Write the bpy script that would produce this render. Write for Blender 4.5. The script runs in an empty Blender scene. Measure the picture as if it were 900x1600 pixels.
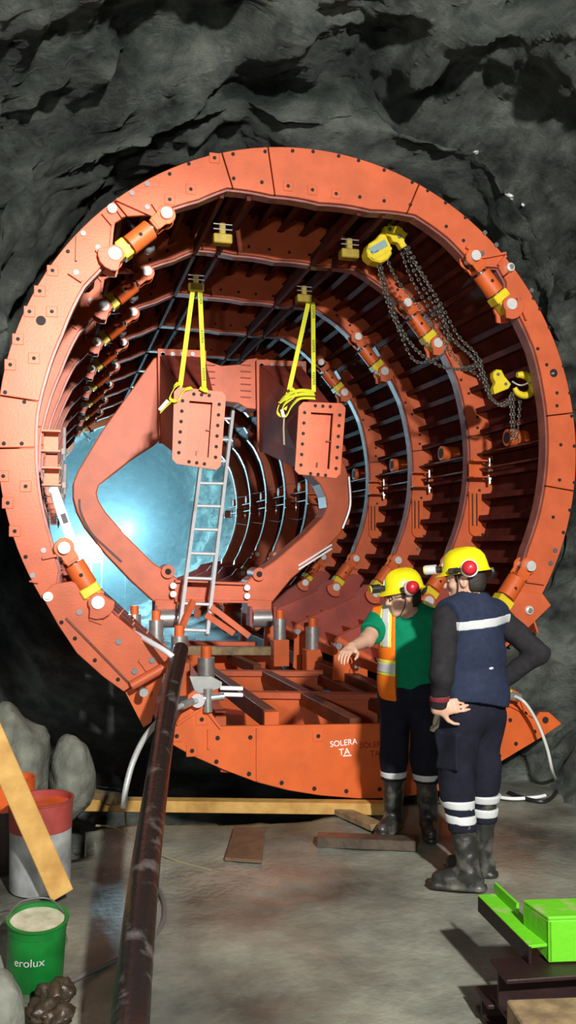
import bpy, bmesh, math, random
import numpy as np
from mathutils import Vector, Matrix, Euler, noise
R_ = math.radians
random.seed(7)
C = bpy.context.scene.collection

# ------------------------------------------------------------------ camera
FPX, YAW, PITCH, EYE = 1386.0, R_(14.72), R_(2.16), 1.79
cd = bpy.data.cameras.new('camera'); cam = bpy.data.objects.new('camera', cd); C.objects.link(cam)
cam.location = (0, 0, EYE); cam.rotation_euler = (math.pi/2 + PITCH, 0, -YAW)
cd.sensor_fit = 'VERTICAL'; cd.sensor_height = 36.0; cd.lens = FPX/1600*36; cd.clip_start = 0.05; cd.clip_end = 200
bpy.context.scene.camera = cam
FW = Vector((math.sin(YAW)*math.cos(PITCH), math.cos(YAW)*math.cos(PITCH), math.sin(PITCH)))
RT = Vector((math.cos(YAW), -math.sin(YAW), 0)); UP = RT.cross(FW); CAM = Vector((0, 0, EYE))

# ------------------------------------------------------------------ world, light, exposure
sc = bpy.context.scene
w = bpy.data.worlds.new('cavern_dark'); sc.world = w; w.use_nodes = True
w.node_tree.nodes['Background'].inputs[0].default_value = (0.55, 0.62, 0.66, 1)
w.node_tree.nodes['Background'].inputs[1].default_value = 0.02
sc.view_settings.view_transform = 'Standard'; sc.view_settings.look = 'None'
sc.view_settings.gamma = 1.0; sc.view_settings.use_curve_mapping = False
sc.view_settings.exposure = 0.0

def lamp(name, kind, loc, power, color, aim=None, size=0.3, spot=None):
    d = bpy.data.lights.new(name, kind); o = bpy.data.objects.new(name, d); C.objects.link(o)
    o.location = loc; d.energy = power; d.color = color
    if kind == 'AREA': d.shape = 'DISK'; d.size = size
    elif kind in ('POINT', 'SPOT'): d.shadow_soft_size = size
    if spot: d.spot_size = R_(spot); d.spot_blend = 0.6
    if aim is not None: o.rotation_euler = (Vector(aim)-Vector(loc)).to_track_quat('-Z', 'Y').to_euler()
    return o
# two work lamps of the machine standing behind the photographer
lamp('work_lamp', 'SPOT', (1.36, -1.9, 4.2), 3300, (1.0, 0.975, 0.93), (0.4, 6.2, 2.2), 0.13, 105)
lamp('work_lamp_beam', 'SPOT', (1.1, -1.9, 4.15), 4200, (1.0, 0.98, 0.96), (0.85, 10.0, 2.3), 0.13, 23)
lamp('work_lamp_low', 'SPOT', (-1.4, -1.6, 2.2), 430, (1.0, 0.96, 0.90), (1.2, 6.2, 1.8), 0.2, 100)
# cold floodlights far inside the tunnel
FLOODS = [(0.62, 25.0, 1.72), (0.98, 25.2, 1.74), (1.25, 24.8, 1.78), (1.85, 24.0, 2.2)]
for i, f in enumerate(FLOODS):
    lamp('tunnel_flood', 'POINT', (f[0], f[1]-0.25, f[2]+0.02), 640, (0.36, 0.80, 1.0), None, 0.08)
lamp('tunnel_fill_mid', 'AREA', (0.55, 17.5, 3.2), 60, (0.4, 0.82, 1.0), (1.8, 24.0, 2.0), 0.4)  # added cold fill on the far tunnel wall, no fixture there

lamp('pit_fill', 'POINT', (0.15, 9.2, 0.85), 2, (0.6, 0.9, 1.0), None, 0.05)  # added hidden point light for cold glints on the pit rock
# ------------------------------------------------------------------ helpers
def ray(px, py): return FW + RT*((px-450)/FPX) + UP*((800-py)/FPX)
def at(px, py, Y): d = ray(px, py); return CAM + d*(Y/d.y)
def atz(px, py, z): d = ray(px, py); return CAM + d*((z-EYE)/d.z)
def atd(px, py, dep): return CAM + ray(px, py)*dep

def mat(name, col, rough=0.5, metal=0.0, var=0.0, scale=12.0, bump=0.0, bscale=40.0, col2=None, spec=0.5, emit=None, detail=4.0, lo=0.35, hi=0.7):
    m = bpy.data.materials.new(name); m.use_nodes = True; nt = m.node_tree; b = nt.nodes['Principled BSDF']
    b.inputs['Base Color'].default_value = (*col, 1); b.inputs['Roughness'].default_value = rough
    b.inputs['Metallic'].default_value = metal; b.inputs['Specular IOR Level'].default_value = spec
    tc = nt.nodes.new('ShaderNodeTexCoord')
    if var or col2:
        n = nt.nodes.new('ShaderNodeTexNoise'); n.inputs['Scale'].default_value = scale; n.inputs['Detail'].default_value = detail
        r = nt.nodes.new('ShaderNodeValToRGB'); c2 = col2 or tuple(c*(1-var) for c in col)
        r.color_ramp.elements[0].color = (*c2, 1); r.color_ramp.elements[1].color = (*col, 1)
        r.color_ramp.elements[0].position = lo; r.color_ramp.elements[1].position = hi
        nt.links.new(tc.outputs['Object'], n.inputs['Vector']); nt.links.new(n.outputs['Fac'], r.inputs[0]); nt.links.new(r.outputs[0], b.inputs['Base Color'])
    if bump:
        n2 = nt.nodes.new('ShaderNodeTexNoise'); n2.inputs['Scale'].default_value = bscale; n2.inputs['Detail'].default_value = 5
        bp = nt.nodes.new('ShaderNodeBump'); bp.inputs['Strength'].default_value = bump; bp.inputs['Distance'].default_value = 0.02
        nt.links.new(tc.outputs['Object'], n2.inputs['Vector']); nt.links.new(n2.outputs['Fac'], bp.inputs['Height']); nt.links.new(bp.outputs[0], b.inputs['Normal'])
    if emit: b.inputs['Emission Color'].default_value = (*emit[0], 1); b.inputs['Emission Strength'].default_value = emit[1]
    return m
M = {}
M['paint'] = mat('orange_paint', (0.65, 0.125, 0.040), 0.5, var=0.22, scale=5.0, bump=0.08, bscale=60)
M['paint_deep'] = mat('orange_paint_vivid', (0.70, 0.125, 0.022), 0.48, var=0.18, scale=6.0, bump=0.06, bscale=60)
M['paint_old'] = mat('red_oxide_paint', (0.36, 0.055, 0.035), 0.55, var=0.35, scale=4.0, bump=0.1, bscale=50)
M['skin_dark'] = mat('dark_maroon_form_skin', (0.13, 0.026, 0.020), 0.7, var=0.45, scale=5.0, bump=0.1, bscale=50, spec=0.12)  # dark mottled maroon for skin panels, stiffeners and hoist rails
M['flange'] = mat('flange_cool_lit', (0.33, 0.12, 0.10), 0.45, 0.2, var=0.4, scale=9.0)  # greyed tone, cool tunnel light put into the colour
M['rusty'] = mat('brown_primer_steel', (0.20, 0.055, 0.025), 0.5, 0.2, var=0.4, scale=8.0, bump=0.1)
M['silver'] = mat('bright_pin_steel', (0.66, 0.66, 0.64), 0.3, 0.75, var=0.2, scale=30)
M['pinface'] = mat('pale_zinc_plate', (0.80, 0.79, 0.76), 0.4, 0.35, var=0.12, scale=30)
M['bolt'] = mat('grey_bolt_steel', (0.22, 0.21, 0.22), 0.4, 0.6)
M['hole'] = mat('dark_hole', (0.012, 0.008, 0.007), 0.8)
M['yellow'] = mat('yellow_paint', (0.80, 0.62, 0.02), 0.45, var=0.15, scale=14)
M['yellow_shaded'] = mat('shaded_yellow_paint', (0.40, 0.28, 0.02), 0.6, var=0.35, scale=14)  # yellow paint darkened for the shade under the crown
M['helmet'] = mat('yellow_helmet_plastic', (0.85, 0.72, 0.01), 0.32, var=0.04)
M['strap'] = mat('yellow_webbing', (0.72, 0.74, 0.03), 0.7, var=0.15, scale=60)
M['black'] = mat('black_plastic', (0.015, 0.015, 0.016), 0.45)
M['chain'] = mat('galvanised_chain', (0.16, 0.155, 0.13), 0.5, 0.5, var=0.4, scale=50)
M['alu'] = mat('aluminium', (0.60, 0.61, 0.62), 0.4, 0.15, var=0.1, scale=20)
M['white'] = mat('white_enamel', (0.88, 0.89, 0.90), 0.35)
M['wood'] = mat('yellow_pine', (0.60, 0.36, 0.10), 0.65, col2=(0.42, 0.22, 0.05), scale=9, bump=0.15, bscale=30)
M['wood_old'] = mat('weathered_timber', (0.30, 0.21, 0.10), 0.75, col2=(0.14, 0.09, 0.05), scale=10, bump=0.2)
M['wood_wet'] = mat('wet_dark_timber', (0.09, 0.065, 0.045), 0.35, var=0.5, scale=12, bump=0.2)
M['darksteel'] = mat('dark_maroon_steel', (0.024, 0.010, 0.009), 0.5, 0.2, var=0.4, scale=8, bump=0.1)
M['hose'] = mat('muddy_black_hose', (0.012, 0.011, 0.011), 0.34, col2=(0.10, 0.09, 0.085), scale=9, bump=0.25, bscale=25, lo=0.30, hi=0.42)
M['greyhose'] = mat('grey_braided_hose', (0.50, 0.52, 0.50), 0.4, 0.2, var=0.2, scale=60)
M['green'] = mat('green_paint', (0.11, 0.46, 0.012), 0.45, col2=(0.30, 0.38, 0.13), scale=9, bump=0.12, lo=0.30, hi=0.42)
M['green_can'] = mat('green_can_paint', (0.006, 0.17, 0.025), 0.4, var=0.35, scale=10)
M['tin'] = mat('pail_tin', (0.50, 0.52, 0.52), 0.36, 0.2, var=0.5, scale=8)
M['orange_drip'] = mat('orange_paint_wet', (0.75, 0.12, 0.02), 0.35, var=0.25, scale=10)
M['drip_dark'] = mat('dried_red_paint', (0.34, 0.055, 0.045), 0.45, var=0.25, scale=10)
M['cream'] = mat('cream_residue', (0.58, 0.53, 0.40), 0.5, col2=(0.34, 0.33, 0.22), scale=16)
M['card'] = mat('brown_board', (0.155, 0.085, 0.045), 0.7, var=0.35, scale=14, bump=0.15)
M['navy'] = mat('navy_cotton', (0.022, 0.030, 0.062), 0.85, var=0.25, scale=30, bump=0.2, bscale=120, spec=0.2)
M['navy_dark'] = mat('dark_navy_twill', (0.011, 0.012, 0.023), 0.85, var=0.3, scale=20, bump=0.2, bscale=120, spec=0.2)
M['charcoal'] = mat('charcoal_knit', (0.022, 0.021, 0.024), 0.9, var=0.3, scale=30, bump=0.25, bscale=150, spec=0.2)
M['tee'] = mat('green_tee_cotton', (0.0, 0.21, 0.10), 0.85, var=0.15, scale=20, bump=0.15, bscale=100, spec=0.2)
M['hivis'] = mat('orange_hivis', (0.95, 0.21, 0.01), 0.7, var=0.1, scale=20, bump=0.1, bscale=100, spec=0.3)
M['lime'] = mat('lime_band', (0.75, 0.80, 0.10), 0.6)
M['reflect'] = mat('silver_reflective_tape', (0.60, 0.62, 0.62), 0.4, 0.1)
M['skin'] = mat('skin', (0.62, 0.36, 0.25), 0.5, var=0.12, scale=12)
M['hair'] = mat('black_hair', (0.02, 0.014, 0.01), 0.6, bump=0.4, bscale=150)
M['boot'] = mat('muddy_rubber', (0.022, 0.022, 0.020), 0.38, col2=(0.13, 0.125, 0.105), scale=9, bump=0.15, lo=0.32, hi=0.5)
M['muff'] = mat('red_earmuff_plastic', (0.50, 0.02, 0.03), 0.3)
M['lens'] = mat('lamp_glass', (0.65, 0.70, 0.72), 0.1)
M['blue_print'] = mat('dark_teal_label', (0.03, 0.10, 0.13), 0.35, col2=(0.25, 0.36, 0.36), scale=30, lo=0.62, hi=0.3)
M['eye'] = mat('eye_white', (0.7, 0.68, 0.65), 0.3)
M['chalk'] = mat('white_chalk', (0.95, 0.92, 0.92), 0.8)
M['lettering_shaded'] = mat('shaded_red_lettering', (0.22, 0.012, 0.012), 0.7)  # second lettering, coloured dark red for the men's shadow over it
M['ink'] = mat('black_ink', (0.01, 0.01, 0.01), 0.7)
M['straw'] = mat('straw_rope', (0.26, 0.22, 0.12), 0.8)
M['rag'] = mat('dirty_rag', (0.014, 0.010, 0.007), 0.45, col2=(0.05, 0.034, 0.02), scale=12, bump=0.4, bscale=20)
M['concrete'] = mat('pale_rock', (0.20, 0.21, 0.17), 0.8, var=0.55, scale=7, bump=0.8, bscale=16)
M['floodglass'] = mat('flood_lit_glass', (1, 1, 1), 0.4, emit=((0.75, 0.95, 1.0), 60.0))
M['pink'] = M['paint']

class MB:
    def __init__(s): s.v = []; s.f = []
    def add(s, vs, fs):
        o = len(s.v); s.v += [Vector(v) for v in vs]; s.f += [tuple(i+o for i in f) for f in fs]; return s
    def hexa(s, p):      # 8 corners: 4 then 4
        return s.add(p, [(3, 2, 1, 0), (4, 5, 6, 7), (0, 1, 5, 4), (1, 2, 6, 5), (2, 3, 7, 6), (3, 0, 4, 7)])
    def box(s, c, dx, dy, dz, ax=None):
        c = Vector(c); X, Y, Z = ax or (Vector((1, 0, 0)), Vector((0, 1, 0)), Vector((0, 0, 1)))
        X = X*dx/2; Y = Y*dy/2; Z = Z*dz/2
        return s.hexa([c-X-Y-Z, c+X-Y-Z, c+X+Y-Z, c-X+Y-Z, c-X-Y+Z, c+X-Y+Z, c+X+Y+Z, c-X+Y+Z])
    def bar(s, a, b, wd, ht, up=(0, 0, 1)):
        a = Vector(a); b = Vector(b); d = b-a; L = d.length; d.normalize()
        up = Vector(up); x = d.cross(up)
        if x.length < 1e-4: x = d.cross(Vector((1, 0, 0)))
        x.normalize(); z = x.cross(d)
        return s.box((a+b)/2, wd, L, ht, (x, d, z))
    def prism(s, poly, y0, y1):     # poly in (x,z)
        n = len(poly); vs = [(p[0], y0, p[1]) for p in poly]+[(p[0], y1, p[1]) for p in poly]
        ar = sum(poly[i][0]*poly[(i+1) % n][1]-poly[(i+1) % n][0]*poly[i][1] for i in range(n))
        fr = tuple(range(n)); bk = tuple(range(2*n-1, n-1, -1)); sd = [(i, i+n, (i+1) % n+n, (i+1) % n) for i in range(n)]
        if ar < 0: fr = fr[::-1]; bk = bk[::-1]; sd = [f[::-1] for f in sd]
        return s.add(vs, [fr, bk]+sd)
    def cyl(s, a, b, r, n=14, r2=None, cap=True):
        a = Vector(a); b = Vector(b); d = (b-a).normalized(); r2 = r if r2 is None else r2
        x = d.orthogonal().normalized(); y = d.cross(x)
        vs = [a+(x*math.cos(2*math.pi*i/n)+y*math.sin(2*math.pi*i/n))*r for i in range(n)]+[b+(x*math.cos(2*math.pi*i/n)+y*math.sin(2*math.pi*i/n))*r2 for i in range(n)]
        fs = [(i, (i+1) % n, (i+1) % n+n, i+n) for i in range(n)]
        if cap: fs += [tuple(range(n-1, -1, -1)), tuple(range(n, 2*n))]
        return s.add(vs, fs)
    def tube(s, pts, r, n=10, sub=6):
        pts = smooth_path([Vector(p) for p in pts], sub) if sub > 1 else [Vector(p) for p in pts]
        m = len(pts); rs = [r]*m if not isinstance(r, (list, tuple)) else [float(np.interp(i/(m-1), np.linspace(0, 1, len(r)), r)) for i in range(m)]
        up = None; vs = []
        for i, p in enumerate(pts):
            t = (pts[min(i+1, m-1)]-pts[max(i-1, 0)]).normalized()
            up = t.orthogonal().normalized() if up is None else (up-t*up.dot(t)).normalized()
            q = t.cross(up)
            vs += [p+(up*math.cos(2*math.pi*j/n)+q*math.sin(2*math.pi*j/n))*rs[i] for j in range(n)]
        fs = [(i*n+j, i*n+(j+1) % n, (i+1)*n+(j+1) % n, (i+1)*n+j) for i in range(m-1) for j in range(n)]
        fs += [tuple(range(n-1, -1, -1)), tuple(range((m-1)*n, m*n))]
        return s.add(vs, fs)
    def ribbon(s, pts, wd, th, side=(1, 0, 0), sub=1):
        pts = smooth_path([Vector(p) for p in pts], sub) if sub > 1 else [Vector(p) for p in pts]
        m = len(pts); sd = Vector(side); vs = []
        for i, p in enumerate(pts):
            t = (pts[min(i+1, m-1)]-pts[max(i-1, 0)]).normalized(); x = (sd-t*sd.dot(t)).normalized(); n = x.cross(t)
            vs += [p-x*wd/2-n*th/2, p+x*wd/2-n*th/2, p+x*wd/2+n*th/2, p-x*wd/2+n*th/2]
        fs = [(i*4+j, i*4+(j+1) % 4, i*4+4+(j+1) % 4, i*4+4+j) for i in range(m-1) for j in range(4)]
        return s.add(vs, fs+[(3, 2, 1, 0), tuple(range(m*4-4, m*4))])
    def lathe(s, prof, c, axis=(0, 0, 1), n=28):
        c = Vector(c); d = Vector(axis).normalized(); x = d.orthogonal().normalized(); y = d.cross(x); m = len(prof)
        vs = [c+d*h+(x*math.cos(2*math.pi*j/n)+y*math.sin(2*math.pi*j/n))*r for (r, h) in prof for j in range(n)]
        return s.add(vs, [(i*n+j, i*n+(j+1) % n, (i+1)*n+(j+1) % n, (i+1)*n+j) for i in range(m-1) for j in range(n)])
    def build(s, name, m, parent=None, smooth=False, bevel=0.0, origin=None):
        vs = s.v
        if parent is not None:
            base = Vector(parent.get('wloc', (0, 0, 0)))
            off = base
        else:
            if origin is None:
                a = np.array([tuple(v) for v in vs]); origin = ((a[:, 0].min()+a[:, 0].max())/2, (a[:, 1].min()+a[:, 1].max())/2, a[:, 2].min())
            off = Vector(origin)
        me = bpy.data.meshes.new(name); me.from_pydata([tuple(v-off) for v in vs], [], s.f); me.materials.append(m)
        bm = bmesh.new(); bm.from_mesh(me); bmesh.ops.recalc_face_normals(bm, faces=bm.faces)
        big = [f for f in bm.faces if len(f.verts) > 4]
        if big: bmesh.ops.triangulate(bm, faces=big)
        bm.to_mesh(me); bm.free()
        o = bpy.data.objects.new(name, me); C.objects.link(o)
        if parent is not None: o.parent = parent; o['wloc'] = tuple(base)
        else: o.location = off; o['wloc'] = tuple(off)
        if smooth:
            for p in me.polygons: p.use_smooth = True
            try: me.set_sharp_from_angle(angle=R_(38))
            except Exception: pass
        if bevel:
            b = o.modifiers.new('bevel', 'BEVEL'); b.width = bevel; b.segments = 1; b.limit_method = 'ANGLE'; b.angle_limit = R_(50)
        return o
def smooth_path(p, sub):
    out = []
    for i in range(len(p)-1):
        a, b, c, d = p[max(i-1, 0)], p[i], p[i+1], p[min(i+2, len(p)-1)]
        for k in range(sub):
            t = k/sub
            out.append(0.5*((2*b)+(c-a)*t+(2*a-5*b+4*c-d)*t*t+(3*b-a-3*c+d)*t**3))
    return out+[p[-1]]
def thing(name, loc, label, cat, group=None):
    o = bpy.data.objects.new(name, None); C.objects.link(o); o.location = loc; o['wloc'] = tuple(loc); o.empty_display_size = 0.1
    o['label'] = label; o['category'] = cat
    if group: o['group'] = group
    return o
def tag(o, label, cat, group=None, kind=None):
    o['label'] = label; o['category'] = cat
    if group: o['group'] = group
    if kind: o['kind'] = kind
    return o
def dup(o, off, parent=None, skip=()):
    c = o.copy(); C.objects.link(c)
    if parent is not None: c.parent = parent
    else: c.location = o.location+Vector(off); c['wloc'] = tuple(Vector(o['wloc'])+Vector(off))
    for ch in list(KIDS.get(o.name, ())):
        if ch.name.split('.')[0] in skip: continue
        dup(ch, off, c, skip)
    return c
KIDS = {}
def index_kids():
    KIDS.clear()
    for o in bpy.data.objects:
        if o.parent: KIDS.setdefault(o.parent.name, []).append(o)
def rel(o, base):   # wloc of a sub-parent stays the world base of the whole thing
    o['wloc'] = base['wloc']; return o
ORD = ['front', 'second', 'third', 'fourth', 'fifth', 'sixth', 'seventh', 'eighth', 'ninth', 'tenth', 'eleventh']

# ------------------------------------------------------------------ tunnel constants
CX, CZ, RO, D0, S, NR = 1.804, 2.537, 2.186, 6.2, 1.363, 10
def polar(r, deg): return (CX+r*math.cos(R_(deg)), CZ+r*math.sin(R_(deg)))

# ================================================================== SETTING : rock and floor
def fbm(p, o=4): return noise.fractal(p, 1.0, 2.0, o)
def tube_r(th):
    g = lambda c, wd: math.exp(-(((th-c+540) % 360-180)/wd)**2)
    return 2.36+0.85*g(-132, 30)+0.35*g(-90, 30)-0.08*g(-20, 35)+0.16*g(90, 60)+0.10*g(45, 25)-0.05*g(165, 15)
prof = [(0.0, 34.0), (0.0, 26.0), (0.0, 20.0), (0.0, 14.0), (0.0, 10.5), (0.0, 8.6), (0.02, 7.4), (0.04, 6.8), (0.10, 6.42), (0.24, 6.2), (0.42, 6.0), (0.60, 5.78), (0.78, 5.45), (0.95, 5.05), (1.12, 4.55), (1.32, 3.9), (1.55, 3.1), (1.85, 2.1), (2.15, 0.9), (2.4, -0.8), (2.6, -3.0), (2.6, -5.5)]
def rock_wall():
    ss = []; 
    pr = np.array(prof); t = np.linspace(0, len(prof)-1, 150)
    # denser near the mouth
    t = np.concatenate([np.linspace(0, 5, 40)[:-1], np.linspace(5, 15, 150)[:-1], np.linspace(15, 21, 30)])
    rr = np.interp(t, range(len(prof)), pr[:, 0]); yy = np.interp(t, range(len(prof)), pr[:, 1])
    n = 420; vs = []; dents = [(130, 2.75, 1.1, 0.75), (152, 2.6, 0.5, 0.4), (97, 2.60, 0.6, 0.35), (54, 2.60, 1.0, 0.6), (36, 2.65, 0.9, 0.6), (68, 2.7, 0.5, 0.4), (142, 3.1, 0.7, 0.5), (20, 2.8, 0.6, 0.4)]
    for i in range(len(t)):
        for j in range(n):
            th = 360*j/n; a = R_(th); r0 = tube_r(th)+rr[i]; Y = yy[i]
            r0 -= (r0-rr[i]-RO-0.12)*min(1, max(0, (Y-8.5)/3.0)) if Y < 19.5 else 0.0  # unseen rock narrowed onto the rings to keep tunnel light from leaking past
            x = CX+r0*math.cos(a); z = CZ+r0*math.sin(a)
            # strata: folded layers that dip across the face
            p = Vector((x*0.9+z*0.25, Y*0.9, z*0.9-x*0.25))
            w1 = fbm(p*0.9, 3)*0.55
            q = Vector((p.x*0.8+w1, p.y*1.1, p.z*2.1+w1*1.4+0.35*math.sin(p.x*1.7)))
            st = noise.ridged_multi_fractal(q*0.78, 1.1, 2.1, 4, 1.0, 2.0)-1.1
            h = 0.27*fbm(p*1.25, 3)+0.26*st+0.065*fbm(p*4.5, 4)+0.026*fbm(p*15, 3)
            face = min(1, max(0, (6.75-Y)/0.6)); far = 0.55 if Y > 8 else 1.0
            amp = (0.45+0.75*face)*far
            if Y > 20: amp = 0.9
            elif Y > 9: amp = 0.12
            d = 0.0
            for (tc, rc, dp, wd) in dents:
                dd = ((((th-tc+540) % 360)-180)*math.pi/180*rc/ (wd*1.35))**2+((r0-rc)/(wd*0.6))**2
                if dd < 6: d += dp*math.exp(-dd)
            nr = 0.55+0.45*min(1, max(0, (r0-RO-0.3)/0.5)) if face > 0.3 else 1.0
            push = -h*amp + d*0.8
            r = r0+(push-d*0.8)*nr+d*0.25; Yd = Y+((push-d*0.8)*0.9+d*1.1)*face
            if Y < 6.9 and r < RO+0.07: r = RO+0.07+0.02*abs(st)
            if Y >= 6.1 and r < RO+0.06: r = RO+0.06
            vs.append((CX+r*math.cos(a), Yd, CZ+r*math.sin(a)))
    m = len(t)
    fs = [(i*n+j, (i+1)*n+j, (i+1)*n+(j+1) % n, i*n+(j+1) % n) for i in range(m-1) for j in range(n)]
    fs += [tuple(range(n)), tuple((m-1)*n+j for j in range(n-1, -1, -1))]
    b = MB(); b.add(vs, fs); o = b.build('wall_back', M['rock'], origin=(CX, 6, 0), smooth=False)
    for p_ in o.data.polygons: p_.use_smooth = True
    o['kind'] = 'structure'; o['label'] = 'rough grey rock face around the round tunnel mouth'
def rock_mat():
    m = bpy.data.materials.new('wet_grey_rock'); m.use_nodes = True; nt = m.node_tree; b = nt.nodes['Principled BSDF']; L = nt.links.new
    tc = nt.nodes.new('ShaderNodeTexCoord'); mp = nt.nodes.new('ShaderNodeMapping'); mp.inputs['Scale'].default_value = (0.9, 0.9, 1.5); mp.inputs['Rotation'].default_value = (0, 0.35, 0)
    L(tc.outputs['Object'], mp.inputs['Vector'])
    n = nt.nodes.new('ShaderNodeTexNoise'); n.inputs['Scale'].default_value = 2.2; n.inputs['Detail'].default_value = 9; n.inputs['Roughness'].default_value = 0.65
    L(mp.outputs[0], n.inputs['Vector'])
    r = nt.nodes.new('ShaderNodeValToRGB'); e = r.color_ramp.elements
    e[0].position = 0.34; e[0].color = (0.036, 0.043, 0.041, 1); e[1].position = 0.68; e[1].color = (0.36, 0.40, 0.34, 1)
    x = e.new(0.5); x.color = (0.17, 0.195, 0.172, 1)
    L(n.outputs['Fac'], r.inputs[0])
    nb = nt.nodes.new('ShaderNodeTexNoise'); nb.inputs['Scale'].default_value = 0.75; nb.inputs['Detail'].default_value = 4; L(mp.outputs[0], nb.inputs['Vector'])  # broad random dark patches painted in for the shaded rock around the ring
    rb = nt.nodes.new('ShaderNodeValToRGB'); rb.color_ramp.elements[0].position = 0.38; rb.color_ramp.elements[0].color = (0.28, 0.31, 0.31, 1); rb.color_ramp.elements[1].position = 0.54; rb.color_ramp.elements[1].color = (1.0, 1.0, 1.0, 1); L(nb.outputs['Fac'], rb.inputs[0])
    mx = nt.nodes.new('ShaderNodeMix'); mx.data_type = 'RGBA'; mx.blend_type = 'MULTIPLY'; mx.inputs[0].default_value = 1.0; L(r.outputs[0], mx.inputs[6]); L(rb.outputs[0], mx.inputs[7]); L(mx.outputs[2], b.inputs['Base Color'])
    n2 = nt.nodes.new('ShaderNodeTexNoise'); n2.inputs['Scale'].default_value = 26; n2.inputs['Detail'].default_value = 10; n2.inputs['Roughness'].default_value = 0.78
    L(mp.outputs[0], n2.inputs['Vector'])
    bp = nt.nodes.new('ShaderNodeBump'); bp.inputs['Strength'].default_value = 1.0; bp.inputs['Distance'].default_value = 0.075
    L(n2.outputs['Fac'], bp.inputs['Height']); L(bp.outputs[0], b.inputs['Normal'])
    b.inputs['Roughness'].default_value = 0.42; b.inputs['Specular IOR Level'].default_value = 0.45
    return m
M['rock'] = rock_mat()
rock_wall()

def floor_mat():
    m = bpy.data.materials.new('wet_concrete_mud'); m.use_nodes = True; nt = m.node_tree; b = nt.nodes['Principled BSDF']; L = nt.links.new
    tc = nt.nodes.new('ShaderNodeTexCoord')
    n = nt.nodes.new('ShaderNodeTexNoise'); n.inputs['Scale'].default_value = 1.1; n.inputs['Detail'].default_value = 8; n.inputs['Roughness'].default_value = 0.6
    L(tc.outputs['Object'], n.inputs['Vector'])
    r = nt.nodes.new('ShaderNodeValToRGB'); e = r.color_ramp.elements
    e[0].position = 0.36; e[0].color = (0.060, 0.062, 0.050, 1); e[1].position = 0.66; e[1].color = (0.30, 0.305, 0.245, 1)
    x = e.new(0.52); x.color = (0.175, 0.18, 0.145, 1)
    L(n.outputs['Fac'], r.inputs[0]); L(r.outputs[0], b.inputs['Base Color'])
    n3 = nt.nodes.new('ShaderNodeTexNoise'); n3.inputs['Scale'].default_value = 0.8; n3.inputs['Detail'].default_value = 3
    L(tc.outputs['Object'], n3.inputs['Vector'])
    r3 = nt.nodes.new('ShaderNodeMapRange'); r3.inputs[1].default_value = 0.40; r3.inputs[2].default_value = 0.58; r3.inputs[3].default_value = 0.16; r3.inputs[4].default_value = 0.55
    L(n3.outputs['Fac'], r3.inputs[0]); L(r3.outputs[0], b.inputs['Roughness'])
    n2 = nt.nodes.new('ShaderNodeTexNoise'); n2.inputs['Scale'].default_value = 26; n2.inputs['Detail'].default_value = 8
    L(tc.outputs['Object'], n2.inputs['Vector'])
    bp = nt.nodes.new('ShaderNodeBump'); bp.inputs['Strength'].default_value = 0.3; bp.inputs['Distance'].default_value = 0.02
    L(n2.outputs['Fac'], bp.inputs['Height'])
    L(bp.outputs[0], b.inputs['Normal'])
    b.inputs['Specular IOR Level'].default_value = 0.5
    return m
M['floor'] = floor_mat()
def floor():
    xs = np.linspace(-4.2, 6.2, 190); ys = np.linspace(-4.5, 6.75, 230); vs = []; keep = {}
    rc = Vector((1.55, 4.55, 0))
    for j, y in enumerate(ys):
        for i, x in enumerate(xs):
            p = Vector((x, y, 0)); z = 0.022*fbm(p*0.9, 3)+0.006*fbm(p*5, 3)
            d = (p-Vector((2.2, 5.6, 0))).length; g = math.exp(-((x-1.5)/0.8)**2-((y-4.5)/0.55)**2)
            z += 0.0045*math.sin(d*42+2.5*fbm(p*1.5, 2))*g
            e = 5.72+0.06*math.sin(x*3.1) if x < 2.75 else 6.7
            if x < 0.2: e = 5.3-(0.2-x)*0.2
            if y > e: z -= min(1.4, (y-e)*5)
            vs.append((x, y, z))
    n = len(xs); fs = [(j*n+i, j*n+i+1, (j+1)*n+i+1, (j+1)*n+i) for j in range(len(ys)-1) for i in range(n-1)]
    o = MB().add(vs, fs).build('floor', M['floor'], origin=(0, 0, 0)); o['kind'] = 'structure'; o['label'] = 'wet grey concrete floor with mud and puddles'
    for p_ in o.data.polygons: p_.use_smooth = True
    bpy.context.view_layer.update()
floor()

# ================================================================== FORMWORK RINGS
inner_px = [(86, 925), (92, 890), (76, 838), (60, 770), (55, 710), (57, 645), (70, 590), (95, 522), (130, 446), (150, 425), (173, 400), (180, 348), (196, 338), (240, 336), (262, 326), (310, 311), (355, 293), (424, 304), (500, 316), (580, 327), (650, 335), (700, 370), (722, 392), (742, 416), (780, 418), (792, 440), (792, 466), (812, 492), (836, 545), (850, 605), (858, 680), (856, 740), (846, 800), (828, 856), (822, 875), (803, 915), (800, 940)]
ip = []
for (x, y) in inner_px:
    p = at(x, y, D0); a = math.degrees(math.atan2(p.z-CZ, p.x-CX)); a = a+360 if a < -90 else a
    ip.append((a, math.hypot(p.x-CX, p.z-CZ)))
ip.sort(); IA = np.array([a for a, r in ip]); IR = np.array([r for a, r in ip])
def rin(a): return float(np.interp(a, IA, IR))
A0, A1 = -35.0, 210.5
def angles(a, b, extra=True):
    s = set(np.round(np.linspace(a, b, max(2, int(abs(b-a)/2.5)+1)), 3)) | set(float(x) for x in IA if a < x < b)
    return sorted(s)
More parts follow.
